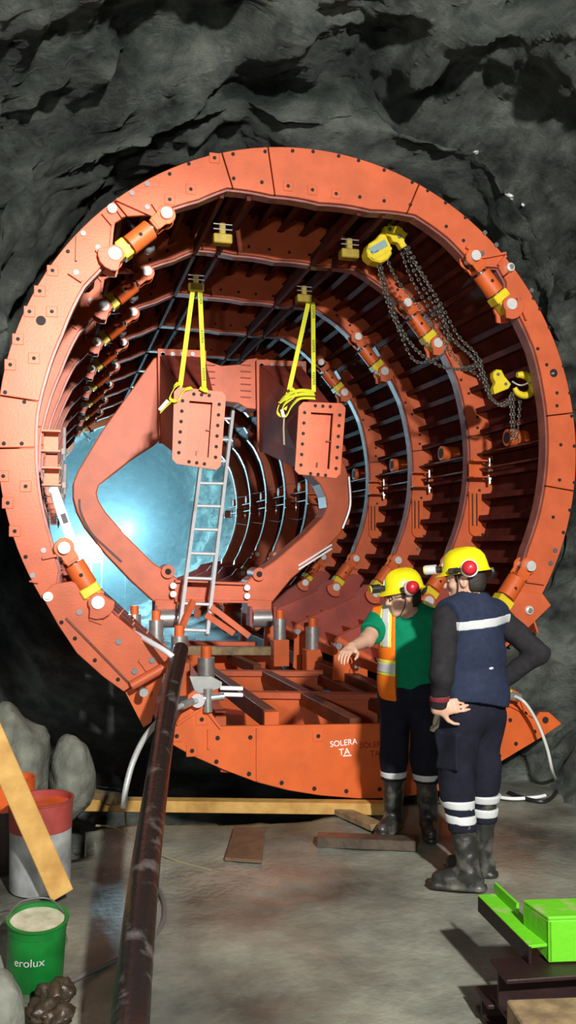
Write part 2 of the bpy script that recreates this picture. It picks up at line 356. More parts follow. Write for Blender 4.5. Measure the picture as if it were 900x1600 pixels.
def ring_plate(a, b, y0, y1, ro=RO):
    an = angles(a, b); mb = MB(); vs = []
    for t in an:
        for r in (ro, rin(t)):
            x, z = polar(r, t); vs += [(x, y0, z), (x, y1, z)]
    fs = []
    for i in range(len(an)-1):
        o = i*4; q = o+4
        fs += [(o, q, q+2, o+2), (o+1, o+3, q+3, q+1), (o, o+1, q+1, q), (o+2, q+2, q+3, o+3)]
    e = len(vs)-4
    fs += [(0, 2, 3, 1), (e, e+1, e+3, e+2)]
    return mb.add(vs, fs)
def inner_flange(a, b, y0, y1, th=0.016):
    an = angles(a, b); vs = []
    for t in an:
        for r in (rin(t), rin(t)-th):
            x, z = polar(r, t); vs += [(x, y0, z), (x, y1, z)]
    fs = []
    for i in range(len(an)-1):
        o = i*4; q = o+4
        fs += [(o, q, q+2, o+2), (o+1, o+3, q+3, q+1), (o, o+1, q+1, q), (o+2, q+2, q+3, o+3)]
    e = len(vs)-4
    return MB().add(vs, fs+[(0, 2, 3, 1), (e, e+1, e+3, e+2)])
def skin(a, b, y0, y1, ro=RO, th=0.012, step=2.5):
    an = np.linspace(a, b, int(abs(b-a)/step)+2); vs = []
    for t in an:
        for r in (ro, ro-th):
            x, z = polar(r, t); vs += [(x, y0, z), (x, y1, z)]
    fs = []
    for i in range(len(an)-1):
        o = i*4; q = o+4
        fs += [(o, q, q+2, o+2), (o+1, o+3, q+3, q+1), (o, o+1, q+1, q), (o+2, q+2, q+3, o+3)]
    e = len(vs)-4
    return MB().add(vs, fs+[(0, 2, 3, 1), (e, e+1, e+3, e+2)])
def px_ang(x, y):
    p = at(x, y, D0); a = math.degrees(math.atan2(p.z-CZ, p.x-CX)); return a+360 if a < -90 else a

FT = 0.03   # front plate thickness
base0 = Vector((CX, D0, CZ-RO))
ring = thing('formwork_ring', base0, 'front orange steel tunnel formwork ring with bolt holes, nearest the camera', 'formwork', 'tunnel formwork rings')
cuts = [A0, px_ang(868, 762), px_ang(895, 745)+7 if False else 8.0, px_ang(790, 430), px_ang(650, 300), px_ang(424, 265), px_ang(355, 265), px_ang(182, 318), px_ang(27, 622), px_ang(27, 700), A1]
cuts = sorted(cuts); GAP = 0.12
for i in range(len(cuts)-1):
    ring_plate(cuts[i]+GAP, cuts[i+1]-GAP, D0, D0+FT).build('face_plate', M['paint'], ring, bevel=0.004)
inner_flange(A0, 48, D0+FT, D0+0.13).build('inner_flange', M['flange'], ring)
inner_flange(48, 124, D0+FT, D0+0.13).build('inner_flange', M['flange'], ring)
inner_flange(140, A1, D0+FT, D0+0.13).build('inner_flange', M['flange'], ring)
# skin panels split at hinges
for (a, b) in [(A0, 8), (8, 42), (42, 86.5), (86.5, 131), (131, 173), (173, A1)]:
    skin(a+0.1, b-0.1, D0+0.002, D0+S-0.006).build('skin_panel', M['skin_dark'], ring)
# longitudinal stiffeners (angle bars)
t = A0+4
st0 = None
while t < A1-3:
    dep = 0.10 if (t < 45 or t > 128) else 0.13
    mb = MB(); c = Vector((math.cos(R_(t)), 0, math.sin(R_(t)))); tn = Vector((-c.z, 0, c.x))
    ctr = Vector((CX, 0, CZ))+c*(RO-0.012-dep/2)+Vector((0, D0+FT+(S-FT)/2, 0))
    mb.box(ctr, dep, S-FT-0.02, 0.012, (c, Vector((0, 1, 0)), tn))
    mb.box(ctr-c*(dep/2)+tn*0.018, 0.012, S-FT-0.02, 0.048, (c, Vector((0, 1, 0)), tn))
    mb.build('stiffener', M['skin_dark'], ring)
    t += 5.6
# holes, bolts and pads on the front plates
holes = [(295, 256), (335, 247), (364, 241), (414, 237), (457, 236), (489, 237), (529, 244), (560, 251), (600, 266), (644, 285), (668, 298), (696, 317), (727, 340), (365, 279), (409, 285), (450, 291), (488, 297), (525, 303), (562, 308), (600, 314), (641, 320), (697, 354), (724, 376), (298, 296), (265, 312), (265, 272),
 (840, 545), (854, 570), (880, 572), (870, 614), (890, 614), (870, 634), (893, 650), (876, 695), (897, 697), (874, 750), (897, 754), (864, 808), (890, 797), (880, 832), (843, 483), (858, 512), (833, 466),
 (106, 393), (82, 423), (62, 455), (46, 487), (81, 487), (28, 530), (53, 560), (16, 570), (8, 613), (38, 628), (6, 693), (34, 693), (5, 744), (40, 760), (12, 786), (23, 830), (40, 870)]
grey = [(230, 288), (206, 302), (230, 324), (130, 365), (153, 387), (119, 426), (757, 364), (775, 383), (753, 396), (830, 454), (810, 468), (68, 860), (51, 899), (867, 860), (860, 880)]
pads = {(335, 247), (298, 296), (265, 312), (82, 423), (62, 455), (46, 487), (81, 487), (28, 530), (53, 560), (16, 570), (5, 744), (40, 760), (12, 786), (23, 830), (525, 303), (450, 291), (488, 297)}
for (x, y) in holes:
    p = at(x, y, D0)
    if (x, y) in pads:
        MB().box((p.x, D0-0.002, p.z), 0.075, 0.006, 0.075, None).build('weld_pad', M['paint'], ring, bevel=0.003)
    MB().cyl((p.x, D0-0.0065, p.z), (p.x, D0+0.01, p.z), 0.0135, 10).build('bolt_hole', M['hole'], ring)
for (x, y) in grey:
    p = at(x, y, D0); MB().cyl((p.x, D0-0.010, p.z), (p.x, D0+0.01, p.z), 0.019, 8).build('bolt_head', M['bolt'], ring)
for (x, y) in [(64, 501), (865, 583)]:
    p = at(x, y, D0); MB().cyl((p.x, D0-0.004, p.z), (p.x, D0+0.01, p.z), 0.033, 18).build('lifting_hole', M['hole'], ring)
# weld seams and raised ribs on the plates near the turnbuckles
def rib(pxs, wd=0.018, m='paint', h=0.03, nm='rib'):
    pts = [at(x, y, D0-h/2) for x, y in pxs]
    for a, b in zip(pts, pts[1:]): MB().bar(a, b, h, wd, (b-a).cross(Vector((0, 1, 0)))).build(nm, M[m], ring)
rib([(182, 312), (240, 338)]); rib([(178, 320), (192, 340)]); rib([(160, 333), (176, 352), (173, 388)]); rib([(120, 368), (119, 408)], 0.01); rib([(107, 426), (128, 440)])
rib([(728, 386), (752, 403), (790, 396)]); rib([(790, 400), (778, 415)]); rib([(808, 465), (822, 500)]); rib([(822, 908), (850, 912)]); rib([(814, 895), (806, 925)])
rib([(66, 872), (92, 867)]); rib([(46, 908), (60, 910)], 0.01); rib([(150, 390), (160, 402)]); rib([(238, 318), (246, 330)])
# hinge pins between crown, sides and flaps
for (x, y, r_) in [(175, 328, 0.033), (795, 419, 0.033), (75, 932, 0.033), (824, 953, 0.033)]:
    p = at(x, y, D0); MB().cyl((p.x, D0-0.035, p.z), (p.x, D0+0.20, p.z), r_, 18).build('hinge_pin', M['pinface'], ring)['label'] = 'bright zinc hinge pin'
    MB().cyl((p.x, D0-0.05, p.z), (p.x, D0-0.03, p.z), 0.02, 8).build('pin_nut', M['silver'], ring)
# hinge boxes, bolts, sockets and slotted plates on the right and left side
def hinge_box(px, py, Y, w_, h_):
    p = at(px, py, Y)
    mb = MB(); mb.box((p.x+0.02, Y+0.06, p.z), w_, 0.012, h_)
    mb.box((p.x+0.02, Y, p.z+h_/2), w_+0.03, 0.13, 0.012); mb.box((p.x+0.02, Y, p.z-h_/2), w_+0.03, 0.13, 0.012)
    mb.build('hinge_box', M['paint_deep'], ring)
    q = MB(); q.cyl((p.x+w_/2+0.06, Y-0.02, p.z-h_/2-0.06), (p.x+w_/2+0.06, Y-0.02, p.z+h_/2+0.03), 0.013, 8); q.cyl((p.x+w_/2+0.06, Y-0.02, p.z-h_/2-0.02), (p.x+w_/2+0.06, Y-0.02, p.z-h_/2+0.02), 0.024, 6)
    q.build('tie_bolt', M['silver'], ring)['label'] = 'silver threaded tie bolt'
hinge_box(744, 733, D0+S-0.10, 0.13, 0.15)
hinge_box(75, 690, D0+0.25, 0.10, 0.14)
hinge_box(76, 745, D0+0.25, 0.10, 0.12)
p = at(800, 684, D0+0.75)
MB().cyl((p.x+0.16, p.y, p.z), (p.x-0.05, p.y, p.z), 0.075, 18).build('socket', M['paint_deep'], ring, smooth=True)
MB().cyl((p.x-0.051, p.y, p.z), (p.x-0.054, p.y, p.z), 0.05, 16).build('socket_bore', M['hole'], ring)
# hinge rails (dark seam lines along the tunnel at hinge level)
for t, o_ in ((3.0, 0.16), (-1.0, 0.16), (176.0, 0.16)):
    x, z = polar(RO-0.15, t); MB().box((x, D0+S/2+FT, z), 0.05, S-0.08, 0.014).build('hinge_rail', M['rusty'], ring)
# crown hoist rails with yellow lifting eyes
for (x, y) in [(347, 375), (545, 398)]:
    e = at(x, y, D0+0.45*S)
    for sx in (-0.10, 0.10): MB().box((e.x+sx, D0+S/2+0.03, e.z+0.17), 0.03, S-0.10, 0.10).build('hoist_rail', M['skin_dark'], ring)
    mb = MB(); mb.box((e.x, e.y, e.z), 0.15, 0.10, 0.075); mb.box((e.x, e.y, e.z+0.08), 0.05, 0.06, 0.10); mb.build('lifting_eye', M['yellow_shaded'], ring, bevel=0.008)['label'] = 'yellow lifting eye block'
    mb = MB()
    for dz in (0.075, 0.115): mb.cyl((e.x-0.075, e.y-0.03, e.z+dz), (e.x+0.075, e.y-0.03, e.z+dz), 0.0055, 8)
    mb.build('rail_bolt', M['silver'], ring)
q = at(234, 390, D0+0.4); dq = Vector((q.x-CX, 0, q.z-CZ)); MB().lathe([(0, -0.03), (0.03, -0.025), (0.045, -0.005), (0.048, 0.01), (0.02, 0.012), (0.02, RO-0.02-dq.length)], q, dq, 18).build('dome_nut', M['bolt'], ring, smooth=True)
# hinged lower flaps
outerL = [(65, 930), (90, 975), (120, 1020), (160, 1056), (193, 1080)]
innerL = [(262, 1036), (268, 1029), (215, 990), (176, 958), (168, 932), (150, 928), (112, 908), (84, 912)]
def xz(pts, Y, mirror=False):
    out = []
    for x, y in pts:
        p = at(x, y, Y)
        if not mirror: out.append((p.x, p.z)); continue
        vx, vz = 2*CX-p.x-3.60, p.z-0.06-1.33; a_ = (vx*-0.891+vz*-0.454)*1.38; b_ = vx*0.454+vz*-0.891     # the right flap hangs flatter and is longer
        out.append((3.60+a_*-0.970+b_*0.242, 1.27+a_*-0.242+b_*-0.970))
    return out
def flap(mirror):
    yf = D0-0.02
    poly = xz(outerL+[(205, 1072)]+innerL, D0, mirror)
    f = MB().prism(poly, yf, yf+FT).build('hinged_flap', M['paint'], ring, bevel=0.004); rel(f, ring)
    o = xz(outerL, D0, mirror); i_ = xz(innerL[1:], D0, mirror)
    n = len(o); vs = []
    for x, z in o: vs += [(x, yf+FT, z), (x, D0+S-0.03, z)]
    mb = MB(); mb.add(vs, [(2*k, 2*k+1, 2*k+3, 2*k+2) for k in range(n-1)])
    so = mb.build('flap_skin', M['paint_old'], f); sm = so.modifiers.new('sol', 'SOLIDIFY'); sm.thickness = 0.012
    # back plate
    MB().prism(poly, D0+S-0.06, D0+S-0.03).build('back_plate', M['paint_old'], f)
    # ledges on the inner side
    a = Vector((i_[0][0], 0, i_[0][1])); b = Vector((i_[-1][0], 0, i_[-1][1]))
    for k in range(7):
        u = 0.05+k*0.145; q = a.lerp(b, u); dn = (b-a).normalized(); nn = Vector((-dn.z, 0, dn.x)); nn = nn if nn.z > 0 else -nn
        MB().box(q-nn*(0.24 if mirror else 0.035)+Vector((0, D0+S/2, 0)), 0.016, S-0.10, 0.10 if mirror else 0.15, (dn, Vector((0, 1, 0)), nn)).build('ledge', M['paint'], f)
    # tube along the lower edge, foot plate, ribs and bolts
    p0, p1 = xz([(204, 1070), (268, 1034)], D0, mirror)
    MB().cyl((p0[0], yf-0.03, p0[1]), (p1[0], yf-0.03, p1[1]), 0.035, 12).build('edge_tube', M['paint'], f, smooth=True)
    ft = xz([(196, 1082), (206, 1072), (262, 1040), (250, 1085), (238, 1132), (226, 1140)], D0, mirror)
    MB().prism(ft, yf+0.10, yf+0.13).build('foot_plate', M['paint_deep'], f)
    for a_, b_, wd in [((103, 965), (203, 1068), 0.012), ((217, 1030), (232, 1050), 0.02), ((140, 965), (160, 972), 0.03)]:
        q0, q1 = xz([a_, b_], D0, mirror); A_ = Vector((q0[0], yf-0.008, q0[1])); B_ = Vector((q1[0], yf-0.008, q1[1]))
        MB().bar(A_, B_, 0.02, wd, (B_-A_).cross(Vector((0, 1, 0)))).build('rib', M['rusty'] if wd < 0.015 else M['paint'], f)
    for x, y in [(96, 972), (117, 997), (148, 1031), (184, 1061)]:
        q, = xz([(x, y)], D0, mirror); MB().cyl((q[0], yf-0.006, q[1]), (q[0], yf+0.01, q[1]), 0.014, 10).build('bolt_hole', M['hole'], f)
    for x, y in [(124, 956), (185, 1002), (237, 1031), (210, 1048)]:
        q, = xz([(x, y)], D0, mirror); MB().cyl((q[0], yf-0.012, q[1]), (q[0], yf+0.01, q[1]), 0.022, 8).build('bolt_head', M['bolt'], f)
    for x, y in [(222, 1078), (264, 1047)]:
        q, = xz([(x, y)], D0, mirror); MB().cyl((q[0], yf-0.10, q[1]), (q[0], yf-0.02, q[1]), 0.03, 10).build('clamp_bolt', M['silver'], f)
flap(False); flap(True)
# copies of the module
index_kids(); first_names = {}
rings = [ring]
for k in range(1, NR):
    skip = set(['weld_pad', 'pin_nut', 'lifting_hole'])
    if k >= 2: skip |= {'lifting_eye', 'rail_bolt'}
    if k >= 3: skip |= {'bolt_head', 'clamp_bolt', 'rail_bolt'}
    if k >= 5: skip |= {'bolt_hole', 'rib', 'socket_bore', 'stiffener'}
    r_ = dup(ring, (0, k*S, 0), None, skip); rings.append(r_)
    r_['label'] = '%s orange steel formwork ring counted from the front, inside the tunnel' % ORD[k]
# slotted guide plates on the right of the rings behind the front one
for k in range(1, 5):
    Y = D0+k*S; p = at(741, 800, D0+S); r_ = rings[k]
    mb = MB(); w2, h2 = 0.062, 0.19
    poly = [(p.x-w2, p.z+h2), (p.x+w2, p.z+h2), (p.x+w2, p.z-h2+0.05)]+[(p.x+w2*math.cos(R_(t)), p.z-h2+0.02+w2*0.9*math.sin(R_(t))) for t in range(-20, -181, -20)]
    mb.prism(poly, Y-0.028, Y-0.002); g = mb.build('slotted_plate', M['paint_deep'], r_)
    mb = MB()
    for sx in (-0.032, 0.012): mb.box((p.x+sx, Y-0.0285, p.z+0.02), 0.012, 0.004, 0.30)
    mb.build('slot', M['hole'], r_)

# haze in the far tunnel
hm = bpy.data.materials.new('cold_mist'); hm.use_nodes = True; nt = hm.node_tree; nt.nodes.remove(nt.nodes['Principled BSDF'])
vsn = nt.nodes.new('ShaderNodeVolumeScatter'); vsn.inputs['Color'].default_value = (0.75, 0.95, 1, 1); vsn.inputs['Density'].default_value = 0.034; vsn.inputs['Anisotropy'].default_value = 0.3
nt.links.new(vsn.outputs[0], nt.nodes['Material Output'].inputs['Volume'])
hz = MB().box((CX, 26.6, 2.5), 6.4, 13.0, 6.0).build('tunnel_haze', hm); hz['kind'] = 'stuff'; hz['label'] = 'cold blue mist hanging in the far tunnel'; hz['category'] = 'mist'
# ================================================================== TURNBUCKLES
def turnbuckle(P0, P1, label, flip=1):
    P0 = Vector(P0); P1 = Vector(P1); u = (P1-P0); L = u.length; u.normalize(); Yv = Vector((0, 1, 0)); v = u.cross(Yv)
    t = thing('turnbuckle', (P0+P1)/2, label, 'turnbuckle', 'turnbuckles of the formwork')
    ax = (v, Yv, u)
    mb = MB()
    for sy in (-0.055, 0.055): mb.box(P0+Yv*sy+u*0.03, 0.10, 0.016, 0.15, ax); mb.cyl(P0+Yv*(sy-0.008), P0+Yv*(sy+0.008), 0.068, 16)
    mb.box(P0+u*0.105, 0.09, 0.12, 0.03, ax); mb.build('fork', M['paint_deep'], t, bevel=0.004)
    MB().cyl(P0+u*0.115, P0+u*(0.30*L), 0.028, 12).build('rod', M['bolt'], t, smooth=True)
    MB().cyl(P0+u*(0.30*L), P0+u*(0.70*L), 0.072, 22).build('barrel', M['paint_deep'], t, smooth=True)
    MB().cyl(P0+u*0.5*L-Yv*0.0725, P0+u*0.5*L-Yv*0.069, 0.014, 10).build('barrel_hole', M['hole'], t)
    MB().cyl(P0+u*(0.70*L), P1-u*0.10, 0.028, 12).build('rod', M['bolt'], t, smooth=True)
    mb = MB(); mb.box(P1-u*0.092, 0.135, 0.125, 0.07, ax); mb.box(P1-u*0.02, 0.10, 0.11, 0.12, ax)
    mb.build('clevis', M['yellow'], t, bevel=0.008)['label'] = 'yellow painted clevis'
    for sy in (-1, 1):
        MB().prism([(p_.x, p_.z) for p_ in [P1+(u*math.cos(R_(a_))-v*math.sin(R_(a_)))*(0.066 if abs(a_) > 70 else 0.115) for a_ in range(-180, 180, 24)]], P1.y+sy*0.075-0.012, P1.y+sy*0.075+0.012).build('lug', M['paint'], t, bevel=0.003)
    for P, r in ((P0, 0.040), (P1, 0.044)):
        MB().cyl(P-Yv*0.102, P+Yv*0.10, r, 18).build('pin', M['pinface'], t, smooth=True)['label'] = 'bright zinc pin head'
    return t
rows = [('upper left', (258, 340), (178, 403), 8), ('upper right', (735, 405), (790, 480), 6), ('lower left', (100, 856), (152, 940), 3), ('lower right', (820, 884), None, 8)]
for nm, a, b, cnt in rows:
    P0 = at(*a, D0+0.02); P1 = at(*b, D0+0.02) if b else Vector((3.27, D0-0.03, 1.29))
    t0 = turnbuckle(P0, P1, 'front orange turnbuckle with yellow clevis in the %s of the front ring' % nm)
    index_kids()
    for k in range(1, cnt):
        c = dup(t0, (0, k*S, 0)); c['label'] = '%s turnbuckle from the front in the %s row along the rings' % (ORD[k], nm)

# ================================================================== SOLERA (invert form)
YS = 5.75
sol_px = [(263, 1160), (300, 1181), (350, 1203), (400, 1222), (450, 1235), (500, 1243), (560, 1248), (620, 1247), (680, 1238), (740, 1216), (800, 1180), (850, 1150), (878, 1131), (866, 1120), (858, 1113), (845, 1113), (838, 1122), (822, 1104), (814, 1084), (803, 1078), (793, 1085), (778, 1110), (762, 1131), (605, 1131), (345, 1135), (328, 1110), (314, 1086), (303, 1079), (294, 1086), (290, 1102), (276, 1128)]
solp = [(at(x, y, YS).x, at(x, y, YS).z) for x, y in sol_px]
sol = thing('invert_form', (2.0, YS, 0.05), 'orange steel invert form with chalk lettering, lying at the foot of the ring', 'formwork')
ARC = list(range(0, 13))
MB().prism(solp, YS, YS+0.03).build('face_plate', M['paint_deep'], sol, bevel=0.004)
YE = 11.6
vs = []; 
for i in ARC: vs += [(solp[i][0], YS+0.03, solp[i][1]), (solp[i][0], YE, solp[i][1])]
so = MB().add(vs, [(2*k, 2*k+1, 2*k+3, 2*k+2) for k in range(len(ARC)-1)]).build('skin_panel', M['paint_old'], sol); so.modifiers.new('s', 'SOLIDIFY').thickness = 0.012
ZT = at(345, 1135, YS).z
for (x, y) in [(276, 1150), (300, 1173), (315, 1124), (340, 1153), (391, 1152), (338, 1190), (389, 1209), (440, 1223), (491, 1232), (541, 1236), (593, 1233), (497, 1150), (660, 1227), (797, 1125), (835, 1143), (806, 1162), (780, 1181)]:
    q = at(x, y, YS); MB().cyl((q.x, YS-0.006, q.z), (q.x, YS+0.01, q.z), 0.0145, 10).build('bolt_hole', M['hole'], sol)
for (x, y) in [(276, 1150), (300, 1173), (315, 1124), (497, 1150)]:
    q = at(x, y, YS); MB().box((q.x, YS-0.002, q.z), 0.075, 0.005, 0.075).build('weld_pad', M['paint_deep'], sol, bevel=0.002)
q = at(852, 1125, YS); MB().cyl((q.x, YS-0.006, q.z), (q.x, YS+0.01, q.z), 0.024, 14).build('lifting_hole', M['hole'], sol)
for a, b in [((276, 1132), (318, 1104)), ((318, 1104), (345, 1138)), ((326, 1140), (326, 1170)), ((402, 1138), (402, 1220)), ((793, 1100), (838, 1122)), ((812, 1090), (835, 1150))]:
    A_, B_ = at(*a, YS-0.008), at(*b, YS-0.008); MB().bar(A_, B_, 0.018, 0.016, (B_-A_).cross(Vector((0, 1, 0)))).build('rib', M['paint_deep'], sol)
# frame on top: long rails and cross beams, traced on the plane of the frame
def fz(x, y): return atz(x, y, ZT)
def beam(a, b, h, wd, m, nm, dz=0.0):
    A_ = fz(*a); B_ = fz(*b); A_.z += dz-h/2; B_.z += dz-h/2
    return MB().bar(A_, B_, wd, h).build(nm, M[m], sol, bevel=0.004)
beam((421, 1117), (324, 1046), 0.13, 0.085, 'rusty', 'long_rail', 0.04); q = atz(421, 1119, ZT); MB().box((q.x, q.y-0.04, ZT-0.03), 0.10, 0.05, 0.14).build('rail_end', M['paint_deep'], sol)
beam((590, 1074), (378, 986), 0.14, 0.12, 'rusty', 'long_rail', 0.03)
beam((668, 1118), (590, 1074), 0.14, 0.12, 'rusty', 'long_rail', 0.03)
beam((556, 1122), (475, 1081), 0.10, 0.09, 'rusty', 'middle_rail'); beam((480, 1080), (408, 1044), 0.10, 0.09, 'rusty', 'middle_rail'); beam((402, 1038), (360, 1020), 0.10, 0.08, 'rusty', 'middle_rail')
beam((640, 1108), (500, 1047), 0.10, 0.08, 'rusty', 'middle_rail', -0.03)
for a, b, yy in [((380, 1080), (590, 1083), 0), ((335, 1047), (505, 1048), 0), ((320, 1016), (440, 1019), 0), ((290, 1001), (400, 1003), 0)]:
    beam(a, b, 0.05, 0.10, 'paint', 'cross_beam'); beam(a, b, 0.34, 0.03, 'paint_deep', 'cross_web', -0.04)
for a, b in [((345, 1112), (300, 1050)), ((300, 1050), (275, 1010))]: beam(a, b, 0.14, 0.08, 'paint', 'side_rail')
MB().hexa([at(345, 1134, YS+0.03)-Vector((0, 0, .30)), at(605, 1131, YS+0.03)-Vector((0, 0, .42)), at(605, 1131, YS+0.03)+Vector((0, 5.6, -.42)), at(345, 1134, YS+.03)+Vector((0, 5.6, -.30)),
           at(345, 1134, YS+0.03)-Vector((0, 0, .28)), at(605, 1131, YS+0.03)-Vector((0, 0, .40)), at(605, 1131, YS+0.03)+Vector((0, 5.6, -.40)), at(345, 1134, YS+.03)+Vector((0, 5.6, -.28))]).build('bottom_plate', M['paint_old'], sol)
# lettering
def text(body, loc, size, rot, m, parent, nm='lettering', al='CENTER', shear=0.0, ext=0.0005):
    cu = bpy.data.curves.new(nm, 'FONT'); cu.body = body; cu.size = size; cu.align_x = al; cu.align_y = 'CENTER'; cu.extrude = ext; cu.shear = shear; cu.offset = 0.0
    tmp = bpy.data.objects.new(nm, cu); C.objects.link(tmp); bpy.context.view_layer.update()
    me = bpy.data.meshes.new_from_object(tmp.evaluated_get(bpy.context.evaluated_depsgraph_get())); bpy.data.objects.remove(tmp)
    me.materials.clear(); me.materials.append(m)
    Mx = Matrix.Translation(Vector(loc)-Vector(parent['wloc'])) @ (rot if isinstance(rot, Matrix) else Euler(rot).to_matrix().to_4x4())
    me.transform(Mx); o = bpy.data.objects.new(nm, me); C.objects.link(o); o.parent = parent
    return o
text('SOLERA', at(537, 1161, YS-0.002), 0.055, (math.pi/2, R_(-3), 0), M['chalk'], sol)
text('TA', at(538, 1175, YS-0.002), 0.062, (math.pi/2, R_(-3), 0), M['chalk'], sol)
q0 = at(538, 1181, YS-0.002); MB().box((q0.x+0.02, q0.y, q0.z), 0.06, 0.001, 0.007).build('lettering', M['chalk'], sol)
text('SOLERA', at(583, 1164, YS-0.002), 0.055, (math.pi/2, 0, 0), M['lettering_shaded'], sol)
text('TA', at(586, 1178, YS-0.002), 0.058, (math.pi/2, 0, 0), M['lettering_shaded'], sol)
# timber lying across the frame and steel jacks
A_, B_ = atz(292, 1016, ZT+0.05), atz(450, 1017, ZT+0.05)
tag(MB().bar(A_, B_, 0.10, 0.09).build('timber_beam', M['wood_old'], bevel=0.004), 'weathered square timber lying across the invert form frame', 'timber')
jk = [(244, 985, 8.6, 'beside the left flap, farthest of the left jacks'), (280, 1012, 7.6, 'left of the timber end, behind the dark hose'), (322, 1047, 7.0, 'left corner of the invert frame, behind the grey bracket plate'), (437, 981, 9.2, 'right of the gantry wheel'), (488, 995, 8.6, 'under the right flaps, middle of the right jacks'), (556, 1022, 7.7, 'below the pointing hand'), (210, 975, 9.3, 'far left between left flap and gantry leg')]
for x, y, Y, wh in jk:
    p = at(x, y, Y); t = thing('screw_jack', (p.x, p.y, p.z-0.4), 'bright steel screw jack '+wh, 'jack', 'screw jacks on the invert form')
    MB().cyl((p.x, p.y, p.z-0.12), (p.x, p.y, p.z+0.10), 0.068, 20).build('cylinder', M['silver'], t, smooth=True)
    MB().cyl((p.x, p.y, p.z+0.10), (p.x, p.y, p.z+0.19), 0.042, 14).build('spindle', M['paint_deep'], t, smooth=True)
    MB().box((p.x, p.y, p.z-0.26), 0.17, 0.17, 0.28).build('jack_base', M['paint_deep'], t, bevel=0.006)
# grey bracket with clamps at the left tip of the invert form
p = at(318, 1085, YS+0.12)
t = thing('pipe_clamp', p, 'grey steel clamp plate with two bright rods on the left tip of the invert form', 'clamp')
gp = [(296, 1057), (330, 1057), (347, 1066), (346, 1074), (322, 1082), (306, 1084)]
MB().prism([(at(x, y, YS+0.12).x, at(x, y, YS+0.12).z) for x, y in gp], YS+0.12, YS+0.14).build('plate', mat('grey_plate', (0.42, 0.44, 0.42), 0.5, 0.2, var=0.2), t)
for y0, y1 in ((1075, 1076), (1085, 1086)): MB().cyl(at(344, y0, YS+0.02), at(379, y1, YS+0.02), 0.014, 8).build('rod', M['white'], t)
mb = MB(); mb.cyl(at(325, 1112, YS-0.03), at(325, 1076, YS-0.03), 0.03, 12); mb.cyl(at(315, 1092, YS-0.03), at(350, 1088, YS-0.03), 0.025, 10); mb.build('clamp_screw', M['silver'], t, smooth=True)
MB().cyl(at(309, 1095, YS-0.06), at(309, 1095, YS+0.03), 0.045, 14).build('clamp_ring', M['bolt'], t)

# ================================================================== GANTRY
YG = 10.0
gan = thing('form_gantry', (CX, YG, 0.85), 'pinkish orange diamond shaped gantry frame standing inside the rings', 'gantry')
def tr(pts, Y): return [(at(x, y, Y).x, at(x, y, Y).z) for x, y in pts]
L_out = [(248, 556), (240, 560), (205, 610), (160, 672), (122, 735), (114, 755), (114, 778), (120, 800), (133, 825), (165, 866), (205, 908), (240, 940), (276, 940), (278, 904), (262, 894), (240, 880), (200, 840), (165, 800), (154, 782), (151, 770), (155, 758), (165, 750), (205, 718), (248, 690)]
MB().prism(tr(L_out, YG), YG, YG+0.34).build('left_limb', M['paint'], gan, bevel=0.012)
R_out = [(414, 560), (440, 566), (470, 612), (505, 668), (540, 728), (548, 755), (549, 785), (545, 812), (530, 836), (500, 866), (455, 905), (424, 943), (386, 943), (386, 908), (400, 896), (430, 876), (480, 833), (504, 808), (511, 793), (509, 776), (500, 757), (480, 735), (455, 710), (414, 700)]
MB().prism(tr(R_out, YG), YG, YG+0.34).build('right_limb', M['paint'], gan, bevel=0.012)
xb = [(314, 560), (330, 567), (345, 572), (374, 570), (386, 562), (402, 560), (402, 640), (385, 638), (372, 630), (345, 627), (314, 627)]
MB().prism(tr(xb, YG), YG-0.02, YG+0.30).build('top_beam', M['paint'], gan, bevel=0.006)
for y in range(568, 628, 10):
    for x0, x1 in ((318, 336), (376, 392)):
        A_, B_ = at(x0, y+2, YG-0.03), at(x1, y+3, YG-0.03); MB().bar(A_, B_, 0.03, 0.012, (B_-A_).cross(Vector((0, 1, 0)))).build('gusset', M['paint_old'], gan)
for x0, x1, y0, y1 in [(246, 322, 545, 693), (400, 478, 562, 706)]:
    P_ = tr([(x0, y0), (x1, y0+3), (x1, y1), (x0+2, y1)], 9.9); MB().prism(P_, 9.88, 9.91).build('end_flange', M['paint'], gan, bevel=0.004)
    for i in range(9):
        q = at(x0+8, y0+10+i*(y1-y0-16)/8, 9.88); MB().cyl((q.x, 9.85, q.z), (q.x, 9.90, q.z), 0.027, 6).build('flange_bolt', M['bolt'], gan)
        if i < 5: q = at(x0+8+i*(x1-x0-14)/4, y0+9, 9.88); MB().cyl((q.x, 9.85, q.z), (q.x, 9.90, q.z), 0.027, 6).build('flange_bolt', M['bolt'], gan)
    for f in (0.30, 0.55, 0.8):
        a = at(x0+(x1-x0)*f, y0+14, 9.87); MB().hexa([a+Vector(v) for v in ((-.01, 0, 0), (.01, 0, 0), (.01, -.25, -.42), (-.01, -.25, -.42), (-.01, 0.01, -.0), (.01, .01, 0), (.01, .01, -.42), (-.01, .01, -.42))]).build('gusset', M['paint_deep'], gan)
lb = tr([(273, 908), (386, 912), (386, 940), (273, 938)], YG-0.05)
MB().prism(lb, YG-0.06, YG-0.03).build('lower_beam_web', M['paint'], gan)
a0, a1 = at(273, 908, YG-0.08), at(386, 912, YG-0.08); MB().bar(a0, a1, 0.12, 0.025).build('lower_beam_flange', M['paint'], gan)
a0, a1 = at(273, 938, YG-0.08), at(386, 940, YG-0.08); MB().bar(a0, a1, 0.12, 0.025).build('lower_beam_flange', M['paint'], gan)
for x, y in [(270, 915), (270, 928), (385, 918), (385, 931)]:
    q = at(x, y, YG-0.1); MB().cyl((q.x, q.y-0.05, q.z), (q.x, q.y+0.04, q.z), 0.035, 12).build('pin', M['pinface'], gan)
